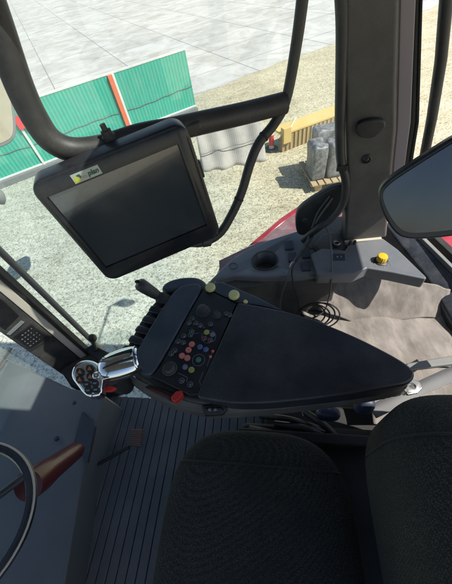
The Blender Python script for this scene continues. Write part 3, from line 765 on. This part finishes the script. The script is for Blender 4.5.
# sticker
st = mplate('sticker', -.0765, -.024, -.1285, -.1115, .0062, .0069, M['sticker'], mon, 0)
bm = bmesh.new()
cc = mp(-.0685, -.1185, .0071)
add_prism(bm, [mp(-.075, -.1165, .0074), mp(-.070, -.1245, .0074), mp(-.0625, -.1165, .0074), mp(-.066, -.1128, .0074), mp(-.0735, -.1128, .0074)], -n_*.0004)
link('emblem', bm, M['inkyellow'], st, 0, smooth=False)
bm = bmesh.new()
add_prism(bm, [mp(-.0675, -.125, .0077), mp(-.061, -.1255, .0077), mp(-.0600, -.120, .0077), mp(-.0625, -.1175, .0077), mp(-.0635, -.121, .0077)], -n_*.0005)
link('emblem', bm, M['inkgreen'], st, 0, smooth=False)
fc = bpy.data.curves.new('word', 'FONT'); fc.body = 'plan'; fc.size = .0125; fc.extrude = .0002; fc.shear = .2; fc.offset = .00035
to = bpy.data.objects.new('word', fc); COL.objects.link(to); bpy.context.view_layer.update()
me = bpy.data.meshes.new_from_object(to.evaluated_get(bpy.context.evaluated_depsgraph_get())); bpy.data.objects.remove(to)
me.name = 'lettering'; me.transform(Matrix(((e1.x, -e2.x, n_.x, 0), (e1.y, -e2.y, n_.y, 0), (e1.z, -e2.z, n_.z, 0), (0, 0, 0, 1))))
me.transform(Matrix.Translation(mp(-.0480, -.1165, .0074))); me.materials.clear(); me.materials.append(M['inkgreen'])
to = bpy.data.objects.new('lettering', me); COL.objects.link(to); to.parent = st
bm = bmesh.new()
for k in range(4): add_box(bm, mp(-.0585+.0024*k, -.1178, .0071), e1*.0009, e2*.0022, n_*.0003)
link('faint_print', bm, M['inkpale'], st, 0, smooth=False)

def mb(px, py, d): return onpl(px, py, mc - n_*d, n_)
bar = thing('monitor_bar', 'thick black tube bracket looping behind the top of the monitor', 'bracket', mb(80, 148, .06))
bp = spline([mb(-22, -30, .12), mb(-4, 20, .10), mb(19, 85, .085), mb(36, 120, .075), mb(52, 141, .07), mb(74, 150, .07), mb(104, 147, .072), mb(140, 136, .075), mb(175, 129, .08), mb(206, 122, .09), mb(246, 113, .10), mb(285, 103, .10)], 6)
tube('tube', bp, [.0225]*len(bp), M['black'], bar, 16)
lathe('clamp_knob', mb(111, 141, .055), (-e2).normalized(), [(.013, 0), (.013, .010), (.010, .013), (.010, .020), (.0055, .021), (.0055, .031), (.002, .032)], M['black'], bar, 14)
prismv('clamp_block', [mb(182, 127, .06), mb(201, 121, .06), mb(203, 129, .06), mb(196, 137, .06), mb(184, 140, .06)], -n_*.05, M['black'], bar, .006)
ap = spline([mb(306, -30, .10), mb(297, 40, .10), mb(286, 100, .10), mb(274, 124, .10), mb(259, 143, .09), mb(250, 164, .08), mb(242, 191, .07), mb(232, 214, .06), mb(219, 234, .05), mb(200, 243, .045), mb(176, 240, .045)], 6)
arm = thing('support_arm', 'curved black support arm swinging from the roof to behind the monitor', 'support arm', mb(252, 164, .08))
tube('tube', ap, .0115, M['black'], arm, 14)
for q in (22, 38):
    lathe('cable_tie', ap[q], ap[q+1]-ap[q], [(.0118, -.003), (.0128, -.002), (.0128, .002), (.0118, .003)], M['rubber'], arm, 16)
lathe('end_collar', mb(206, 241, .045), (mb(190, 243, .045)-mb(212, 239, .045)), [(.014, -.012), (.016, -.01), (.016, .01), (.014, .012)], M['black'], arm, 16)

# ------------------------------------------------------------------ dark mirror, upper right
rc = at(412, 205, 2.22)
rn = ((CPOS - rc).normalized() + Vector((.10, -.25, -.20))).normalized()
def rmp(px, py, d=0): return onpl(px, py, rc + rn*d, rn)
mir = thing('interior_mirror', 'large black framed dark mirror in front of the rear pillar', 'mirror', rc)
outl = [(378.5, 196), (380.5, 188), (387, 180.5), (400, 171), (452, 137.5), (466, 131), (476, 134), (481, 146), (482, 205), (477, 226), (466, 234), (452, 237), (420, 240), (405, 239), (396, 234.5), (387, 222), (380.5, 207)]
prismv('frame', chaikin([rmp(x, y) for x, y in outl], 2), -rn*.03, M['blacksat'], mir, .006, 4)
inl = [(382.5, 196.5), (384, 190), (390, 183.5), (402, 175), (452, 143), (464, 137.5), (471, 139), (476, 149), (477, 204), (472.5, 221), (463, 228), (452, 230.5), (420, 233.5), (407, 233), (399.5, 229), (391, 218.5), (384.5, 205)]
prismv('mirror_glass', chaikin([rmp(x, y, .0025) for x, y in inl], 2), -rn*.004, M['mirrorglass'], mir, .001)
tube('stem', [rmp(472, 170, -.032), rmp(488, 130, -.06), rmp(510, 20, -.10)], .012, M['black'], mir)

# ------------------------------------------------------------------ outside mirror, upper left
oc = at(3, 132, 1.75)
on = ((CPOS - oc).normalized()*1.0 + Vector((.55, .1, -.3))).normalized()
def omp(px, py, d=0): return onpl(px, py, oc + on*d, on)
om = thing('outside_mirror', 'grey rimmed outside mirror at the left edge beyond the front pillar', 'mirror', oc)
ol = [(-40, 60), (4, 70), (12, 84), (16.5, 122), (17, 132), (14, 140), (8, 145), (-8, 151), (-40, 160)]
prismv('housing', chaikin([omp(x, y) for x, y in ol], 2), -on*.06, M['mirrorgrey'], om, .012, 4)
il = [(-38, 66), (2, 76), (9, 88), (13, 122), (13.2, 131), (11, 137.5), (6, 141), (-8, 146.5), (-38, 155)]
prismv('glass', chaikin([omp(x, y, .003) for x, y in il], 2), -on*.004, M['mirror'], om, .001)
kn = lathe('mirror_knob', at(-4, 195, 1.75), Z, [(.010, -.07), (.03, -.05), (.044, -.02), (.046, .01), (.035, .035), (.012, .045)], M['mirrorgrey'], om, 20)

# ------------------------------------------------------------------ armrest console
AZ = 1.865
arm_ = thing('armrest_console', 'long dark armrest console with navy pad and button panel', 'armrest', at(250, 360, AZ-.1))
prism('tray', [(124, 371), (150, 386), (186, 402), (212, 406), (260, 405), (330, 399), (398, 388), (410, 383), (404, 391), (330, 404), (240, 413), (206, 414), (176, 407), (148, 395), (122, 376)], [AZ-.045]*8+[AZ-.06]*7, .05, M['browngrey'], arm_, .006, 3, 2)
base = prism('housing', [(148, 384), (186, 401), (214, 405), (300, 400), (398, 386), (410, 378), (402, 362), (300, 318), (282, 311), (222, 285), (196, 283), (178, 287), (128, 358), (126, 370)], AZ-.03, .075, M['darkgrey'], arm_, .014, 3, 2)
pad = prism('pad', [(236, 306), (237.5, 302.5), (242, 302.5), (262, 306), (300, 314), (350, 333), (392, 354), (411, 366), (416, 374), (412, 382), (400, 386), (330, 397), (245, 405), (206, 399), (197, 397), (197, 392)],
            [AZ+.004]*5+[AZ, AZ-.004, AZ-.01, AZ-.014, AZ-.012, AZ-.004, AZ, AZ+.002, AZ+.002, AZ+.002, AZ+.002], .062, M['navy'], arm_, .030, 8, 2)
tipp = None and prism('pad_end', [(392, 357), (405, 365), (411, 373), (408, 379), (394, 382), (386, 372)], [AZ+.001, AZ-.004, AZ-.007, AZ-.006, AZ+.0005, AZ+.003], .012, M['navytip'], arm_, .006, 4)
bol = prism('bolster', [(196, 282), (203, 286), (193, 303), (158, 366), (150, 375), (140, 374), (131, 361), (141, 341), (168, 297), (180, 285)], [AZ+.002]*10, .06, M['bluegrey'], arm_, .018, 5, 2)
hood = prism('hood', [(160, 287), (167, 280), (182, 276), (198, 276), (207, 282), (204, 290), (190, 293), (180, 290), (164, 292)], [AZ-.004]*9, .05, M['bluegrey'], arm_, .014, 5, 2)
PZ = AZ-.002
pan = prism('control_panel', [(204, 288), (236, 303.5), (198, 394), (190, 395), (152, 376.5), (160, 366), (195, 303)], PZ, .02, M['panelblack'], arm_, .003)
def onpan(px, py, d=0): return at(px, py, PZ+d)
def button(px, py, mat, r=.0075, ring=True, name='button'):
    c_ = onpan(px, py)
    o = lathe(name, c_, Z, [(r, -.001), (r, .003), (r*.85, .0042), (r*.5, .0045)], mat, pan, 18)
    if ring: torus('ring', c_ + Z*.0034, Z, r*.88, .0008, M['icondim'], o, 20)
    return o
def glyph(px, py, k, o):
    """small printed strokes of a button's symbol"""
    bm = bmesh.new(); rnd = random.Random(k)
    for q in range(3):
        an = rnd.uniform(0, 3.1); e = Vector((math.cos(an), math.sin(an), 0)); t = Vector((-e.y, e.x, 0))
        add_box(bm, onpan(px, py, .0047) + Vector((rnd.uniform(-.002, .002), rnd.uniform(-.002, .002), 0)), e*rnd.uniform(.0015, .0034), t*.0006, Z*.0003)
    link('symbol', bm, M['icon'], o, 0, smooth=False)
greys = [(192.4, 319.2), (189.2, 323.6), (196, 323.6), (200.4, 326), (191.9, 332), (190.6, 335.6), (183.9, 336.4), (178.2, 341.9), (183.4, 343), (175, 351), (171.5, 354.4), (210.5, 324.5), (226.4, 314.2), (230, 315.6), (190.4, 384.7), (182, 381)]
for k, (x, yv) in enumerate(greys):
    o = button(x, yv, M['btndark'], .0084); glyph(x, yv, k, o)
for k, (x, yv, mt) in enumerate([(191.9, 344.5, 'btnred'), (188.6, 350.2, 'btnred'), (182.1, 356, 'btnred'), (187.4, 358.2, 'btnred'), (200.2, 347.2, 'btnblue'), (206, 349.8, 'btnblue'),
                  (198.6, 360, 'btngreen'), (185.2, 367.3, 'btnlilac'), (191.5, 370, 'btnyellow'), (206.8, 332.6, 'btnyellow'), (212.5, 335, 'btnlilac'), (204.5, 338.8, 'btnred' if 0 else 'maroon'), (210.3, 340.5, 'maroon')]):
    o = button(x, yv, M[mt], {'btnred': .0095, 'btnyellow': .0092}.get(mt, .0082)); glyph(x, yv, 50+k, o)
for (x, yv, r) in ((208.7, 336.6, .0225), (198.6, 360, .0185), (169.5, 368.5, .0215)):
    torus('printed_ring', onpan(x, yv, .0004), Z, r, .0007, M['icondim'], pan, 40)
bm = bmesh.new()
for pl_ in (((200, 326), (205, 328)), ((193, 334), (199, 333)), ((178, 373), (187.5, 377.5), (186.5, 382)), ((212.5, 351.5), (207, 366)), ((203, 372), (199.5, 381), (201, 386))):
    for (a_, b_) in zip(pl_, pl_[1:]):
        p, q = onpan(*a_), onpan(*b_); t = (q-p); l = t.length; t.normalize()
        add_box(bm, (p+q)/2 + Z*.0003, t*l/2, Vector((-t.y, t.x, 0))*.0006, Z*.0004)
link('printed_lines', bm, M['icondim'], pan, 0, smooth=False)
for (x, yv) in ((213, 351.5), (210.6, 357)):
    o = button(x, yv, M['btnred'], .0042, False, 'marker')
for (x, yv, r, h) in ((203.2, 311, .0185, .016), (217, 315, .0105, .012), (169.5, 368.5, .017, .012)):
    lathe('dial', onpan(x, yv), Z, [(r*1.12, -.001), (r*1.12, .002), (r, .004), (r*.93, h), (r*.8, h+.002), (r*.3, h+.0022)], M['black'], pan, 40, .02)
    torus('dial_ring', onpan(x, yv, .001), Z, r*1.25, .0007, M['icondim'], pan, 36)
# plate with the two yellow caps
plate = prism('cap_plate', [(205, 284), (222, 281.5), (256, 296), (289, 313), (262, 306), (237, 302.5), (206, 288.5)], AZ-.006, .03, M['bluegrey'], arm_, .005)
def cap(px, py, s=1):
    c_ = at(px, py+3.5, AZ-.006); 
    lathe('yellow_cap', c_, Z, [(.0065*s, 0), (.0065*s, .004), (.0115*s, .006), (.0135*s, .011), (.0135*s, .017), (.0115*s, .0225), (.006*s, .0245)], M['paleyellow'], plate, 20)
cap(211, 286.5, 1.35); cap(234.5, 294, 1.4)
lathe('yellow_stud', at(245.5, 302, AZ-.004), Z, [(.008, 0), (.007, .004), (.003, .005)], M['paleyellow'], plate, 14)
lathe('screw', at(216.5, 297, AZ-.006), Z, [(.004, 0), (.003, .0015)], M['steel'], plate, 10)
# paddle levers in a comb along the front edge
comb = prism('lever_slot', [(178, 287), (168, 297), (141, 341), (131, 360), (124, 352), (131, 339), (140, 322), (152, 305), (166, 290)], AZ-.02, .05, M['black'], arm_, .006)
for k in range(6):
    s = k/5
    x, yv = 163 + (130-163)*s, 301 + (351-301)*s
    c_ = at(x, yv, AZ-.010); dr = (at(131, 351, AZ)-at(163, 301, AZ)).normalized(); ac = Vector((-dr.y, dr.x, 0))
    cushion('paddle', c_, dr*.0140, ac*.027, Z*.011, M['blacksat'], comb, .5, 12)
# joystick at the front of the armrest
jb = at(163, 299, AZ-.01); jt = at(138, 283, AZ+.075)
jo = lathe('joystick_boot', jb, (jt-jb), [(.026, -.02), (.024, .0), (.019, .010), (.021, .014), (.016, .022), (.018, .026), (.013, .034)], M['rubber'], arm_, 20)
jp = [jb.lerp(jt, s) for s in (0.15, .35, .55, .75, .92, 1.0)]
jg = tube('joystick_grip', jp, [.014, .019, .021, .0225, .0225, .017], M['black'], arm_, 18)
cushion('thumb_button', jt + Vector((-.002, .004, .004)), Vector((.008, 0, 0)), Vector((0, .006, 0)), Z*.005, M['rubber'], jg, .8, 8)
# red rocker in its slot, and the socket
prism('slot', [(144, 387), (150, 384.5), (176, 394), (172, 401.5)], AZ-.024, .01, M['panelblack'], arm_, .002)
prism('slot_plate', [(147, 388.5), (152, 387.5), (172, 396.5), (169.5, 399.5)], AZ-.019, .005, M['maroon'], arm_, .002)
rk = prism('red_rocker', [(171, 396), (176, 391), (182, 390), (183, 394), (180, 398), (175, 402), (171, 400)], [AZ-.014, AZ-.004, AZ-.002, AZ-.004, AZ-.010, AZ-.012, AZ-.014], .02, M['red'], arm_, .003)
sk = prism('socket_frame', [(201, 405.5), (224, 404), (227, 409), (222, 414), (204, 415)], [AZ-.038]*3+[AZ-.05]*2, .02, M['black'], arm_, .003)
prism('socket_plate', [(204, 408.5), (221, 407.5), (223, 410.5), (206, 412)], AZ-.034, .01, M['bluegrey'], sk, .002)
for px in (210, 215.5):
    lathe('contact', at(px, 409.7, AZ-.033), Z, [(.005, 0), (.005, .002), (.003, .003)], M['steel'], sk, 10)
# chromed multi-function lever
LZ = 1.965
lev = thing('control_lever', 'chrome multi-function control lever with orange and black buttons beside the armrest', 'control lever', at(105, 385, AZ-.1))
hd = [(70, 377), (71, 369), (75, 363), (81, 359.6), (88, 359), (95, 361), (100, 366), (102, 373), (101.5, 385), (101, 392), (97, 395.5), (88, 396.5), (82, 393), (77, 386)]
head = prism('head', hd, LZ, .035, M['chrome'], lev, .009, 5, 2)
hi = [(73.3, 377), (74.2, 370), (77.6, 365.4), (82.5, 362.6), (88, 362), (93.4, 363.8), (97, 368), (98.8, 374), (98.6, 385), (98.4, 390), (95.5, 393), (88.6, 393.6), (84, 391), (79.6, 385)]
face = prism('button_face', hi, LZ+.002, .006, M['silver'], lev, .002, 3, 2)
for (x, yv, mt) in ((79.6, 371.6, 1), (79.3, 379.4, 1), (89.3, 368.4, 1), (89.8, 376.6, 1), (86.2, 384.3, 0), (94.6, 383.2, 0), (87.6, 390.4, 0), (95.2, 389.6, 0)):
    e = 3.9 if mt else 3.6
    bt = prism('button', [(x-e*.6, yv-e), (x+e*.6, yv-e), (x+e, yv-e*.4), (x+e*.9, yv+e*.6), (x+e*.4, yv+e*.95), (x-e*.5, yv+e*.95), (x-e, yv+e*.3), (x-e, yv-e*.5)], LZ+.007, .008, M['btndark'], face, .0022)
    bm = bmesh.new()
    if mt:
        add_prism(bm, [at(x, yv-2.4, LZ+.0080), at(x+2.3, yv+1.7, LZ+.0080), at(x-2.3, yv+1.7, LZ+.0080)], Z*-.0008)
    else:
        add_prism(bm, [at(x-2, yv-.5, LZ+.0080), at(x+2, yv-1, LZ+.0080), at(x+1.4, yv+.7, LZ+.0080), at(x-1.6, yv+.9, LZ+.0080)], Z*-.0008)
    link('symbol', bm, M['orange'] if mt else M['icon'], bt, 0, smooth=False)
lathe('thumb_wheel', at(96.5, 376, LZ), Z, [(.010, 0), (.010, .006), (.006, .010), (.003, .011)], M['chrome'], face, 18)
g0_, g1_ = at(100, 371, LZ-.012), at(140, 358.5, LZ-.012)
gp = [g0_.lerp(g1_, s) for s in (0, .06, .15, .3, .5, .7, .86, .95, 1.0)]
grip = tube('grip', gp, [.020, .029, .0355, .040, .042, .042, .040, .037, .031], M['chrome'], lev, 36, .85)
gd = (g1_-g0_).normalized(); gs = Vector((-gd.y, gd.x, 0))
bm = bmesh.new()
for k in (-1, 1):
    pts = [g0_.lerp(g1_, s) + gs*(.012*k) + Z*(.0355*math.sin(min(1, .35+s)*1.57)) for s in (.2, .4, .6, .8, .93)]
    add_tube(bm, pts, .0035, 8)
link('grip_reflection', bm, M['panelblack'], grip)  # dark stripes put on for reflections in the chrome
torus('end_rim', g1_ - gd*.006, gd, .0345, .0035, M['chrome'], grip, 36)
prism('red_button', [(104, 386), (111, 384.5), (116, 388), (110, 391), (105, 391)], LZ-.035, .012, M['red'], lev, .003)
tube('stalk', [at(112, 378, LZ-.03), at(116, 384, LZ-.09), at(126, 386, AZ-.07)], [.020, .022, .026], M['black'], lev, 16)

# ------------------------------------------------------------------ seat, seat base, belt
seat = thing('operator_seat', 'black woven driver seat with rounded cushions at the bottom edge', 'seat', uv(.15, -.08, 1.2))
cushion('seat_cushion', uv(-.055, -.085, 1.53), U*.285, V*.325, Z*.09, M['seat'], seat, .62, 40)
cushion('backrest', uv(.485, -.055, 1.76), U*.235, V*.335, Z*.22, M['seat'], seat, .45, 40)
def seam(name, c, ax, ay, az, e, f0_, f1_, parent):
    sp = lambda x, k: math.copysign(abs(x)**k, x)
    for sgn in (-1, 1):
        pts = []
        for k in range(33):
            th = -.2 + (math.pi+.4)*k/32
            cx, cz_ = sp(math.cos(th), e), sp(math.sin(th), e)
            yv = .66*sgn
            q = max(0, 1-abs(yv)**(2/e))**(e/2)
            pts.append(c + ax*cx*q + ay*yv + az*cz_*q)
        tube(name, pts, .0035, M['rubber'], parent, 8)
sc_ = bpy.data.objects['seat_cushion']; sb2 = bpy.data.objects['backrest']
seam('piping', uv(-.055, -.085, 1.53), U*.285, V*.325, Z*.09, .62, 0, 0, sc_)
seam('piping', uv(.485, -.055, 1.76), U*.235, V*.335, Z*.22, .45, 0, 0, sb2)
bm = bmesh.new(); add_box(bm, uv(.26, -.02, 1.22), U*.40, V*.34, Z*.13); link('suspension_base', bm, M['rubber'], seat, .03)
box('dark_filler', uv(.30, .33, 1.20), U*.34, V*.085, Z*.10, M['rubber'], seat, .015)  # dark bulk added to cover sunlit floor beside the seat base
box('side_rail', uv(.12, .255, 1.40), U*.26, V*.02, Z*.03, M['rubber'], seat, .008)
cushion('adjuster_knob', at(328, 414, 1.50), U*.042, V*.022, Z*.035, M['navytip'], seat, .7, 16)
cushion('recline_lever', at(364, 404, 1.60), U*.030, V*.028, Z*.05, M['navytip'], seat, .7, 14)
for k, (x0, y0, x1, y1) in enumerate(((260, 416, 318, 428), (275, 424, 340, 440), (250, 428, 300, 446), (305, 412, 345, 446))):
    tube('hose', spline([at(x0, y0, 1.36), at((x0+x1)/2, (y0+y1)/2-3, 1.40), at(x1, y1, 1.34)], 6), .011+.003*(k % 2), M['black'], seat, 10)
bm = bmesh.new(); b_pts = [at(372, 412, 1.56), at(395, 401, 1.58), at(425, 386, 1.60), at(470, 366, 1.64), at(520, 345, 1.7)]
wv = [(11, 5), (13, 6), (15, 7), (16, 8), (17, 9)]; ring = []
sp_ = spline(b_pts, 8)
for i, p in enumerate(sp_):
    t = (sp_[min(i+1, len(sp_)-1)]-sp_[max(0, i-1)]).normalized(); sd_ = Vector((-t.y, t.x, 0)).normalized()
    ring.append((bm.verts.new(p+sd_*.022), bm.verts.new(p-sd_*.022)))
for a_, b_ in zip(ring, ring[1:]): bm.faces.new((a_[0], a_[1], b_[1], b_[0]))
belt = thing('seat_belt', 'grey ribbed belt webbing with a pale metal anchor behind the armrest', 'seat belt', b_pts[1])
o = link('webbing', bm, M['belt'], belt); sm = o.modifiers.new('thick', 'SOLIDIFY'); sm.thickness = .003
an_ = prism('anchor', [(404, 384), (411, 378), (420, 381), (423, 388), (418, 393), (408, 395), (403, 391)], 1.64, .012, M['steel'], belt, .004)
bm = bmesh.new(); add_lathe(bm, at(411.5, 387, 1.63), Z, [(.011, -.03), (.011, .03)], 16); cut(an_, bm)
lathe('anchor_bolt', at(405.5, 391, 1.642), Z, [(.008, -.02), (.008, .004), (.005, .007)], M['steel'], belt, 8)

# ------------------------------------------------------------------ pedal, wheel, column
pd = thing('foot_pedal', 'small brown ribbed pedal on a thin black arm over the floor mat', 'pedal', at(138, 436, 1.15))
pz = 1.19
pp = [at(131, 429, pz), at(143, 429, pz), at(141, 447, pz-.015), at(129, 446, pz-.015)]
prismv('pad', pp, Z*-.012, M['pedal'], pd, .004)
bm = bmesh.new()
for k in range(9):
    s = (k+.7)/9.4
    a_ = pp[0].lerp(pp[3], s)*.94 + pp[1].lerp(pp[2], s)*.06; b_ = pp[0].lerp(pp[3], s)*.06 + pp[1].lerp(pp[2], s)*.94
    t = (b_-a_); l = t.length; t.normalize(); add_box(bm, (a_+b_)/2 + Z*.001, t*l/2, Vector((-t.y, t.x, 0))*.0028, Z*.002)
link('grip_ribs', bm, plastic('pedal_ribs', (.20, .12, .10), .5, .2, .1), pd, 0, smooth=False)
tube('arm', [at(129, 447, pz-.02), at(104, 461, pz-.03), at(60, 482, pz-.04)], .008, M['black'], pd, 10)

k0, k1 = at(78, 449, 1.40), at(28, 486, 1.66)
cc = tube('column_cover', [k0.lerp(k1, q) for q in (-.02, 0, .08, .3, .6, .8, 1)], [.014, .026, .034, .037, .040, .047, .045], M['maroon'], None, 28)
tag(cc, 'glossy dark maroon cover beside the steering wheel', 'column cover')
hw = at(-12, 492, 1.72)
wh = thing('steering_wheel', 'dark steering wheel rim with a pale edge in the lower left corner', 'steering wheel', hw)
wa = Vector((.28, .0, 1)).normalized(); wr = .19
hub = hw + Vector((-.085, -.05, -.0))
e_a = at(6, 449, 1.76); e_b = at(27, 462, 1.76)
hub = e_a + Vector((-.10, -.165, 0))
torus('rim', hub, wa, wr, .015, M['blacksat'], wh, 64)
torus('rim_trim', hub + wa*.011, wa, wr+.010, .0032, M['cream'], wh, 64)
lathe('hub', hub - wa*.04, wa, [(.05, -.05), (.06, 0), (.05, .03), (.02, .035)], M['black'], wh, 28)
sa = wa.cross(Vector((0, 1, 0))).normalized(); sb_ = wa.cross(sa)
for k in range(3):
    an = R(90+120*k); e = sa*math.cos(an)+sb_*math.sin(an)
    tube('spoke', [hub - wa*.03 + e*.04, hub - wa*.015 + e*.12, hub + e*wr], .011, M['black'], wh, 10)

# ------------------------------------------------------------------ loose cable
def cz(l): return spline([at(x, y_2, z) for x, y_2, z in l], 7)
cbl = thing('charging_cable', 'thin dark cable hanging over the side console and coiled behind the armrest', 'cable', at(297, 300, 1.46))
FP0 = at(300, 281, SZ-.03)
def of(px, py, d=.014): return onpl(px, py, FP0 - V*d, V)
def strand(top, low, r_, m_):
    tube('strand', spline([at(x, y_2, z) for x, y_2, z in top] + [of(*q) for q in low], 7), r_, m_, cbl, 8)
strand([(330, 196, 1.95), (318, 212, 1.88), (312, 228, 1.82), (306, 243, 1.77), (298, 255, 1.745), (291, 267, 1.745)], [(286, 282, .02), (281, 297, .02), (281, 312, .03), (290, 322, .05)], .0036, M['cablegrey'])
strand([(333, 198, 1.95), (320, 216, 1.88), (316, 224, 1.84), (322, 222, 1.85), (329, 234, 1.82), (331.5, 252, 1.80), (331.5, 270, 1.75)], [(331, 284, .02), (329, 298, .02), (323, 312, .03), (306, 322, .05)], .0036, M['cablegrey'])
strand([(318, 226, 1.83), (310, 242, 1.775), (300, 256, 1.75), (292.5, 268, 1.74)], [(293, 282, .02), (297, 296, .02), (300, 310, .03), (311, 324, .05)], .0030, M['rubber'])
lathe('metal_plug', at(292, 265, 1.735), Vector((.5, .3, .6)), [(.007, -.012), (.008, -.004), (.008, .010), (.005, .016)], M['steel'], cbl, 14)
bm = bmesh.new()
for k in range(4):
    pts = []
    for j in range(29):
        an = 2*math.pi*j/28
        pts.append(of(311+2.5*k, 311+1.2*(k % 2), .03+.008*k) + U*math.cos(an)*(.060+.009*k) + Z*math.sin(an)*(.050+.007*k) - V*(.035*(1-math.sin(an))*.6))
    add_tube(bm, pts, .0036, 8)
link('coil', bm, M['rubber'], cbl)
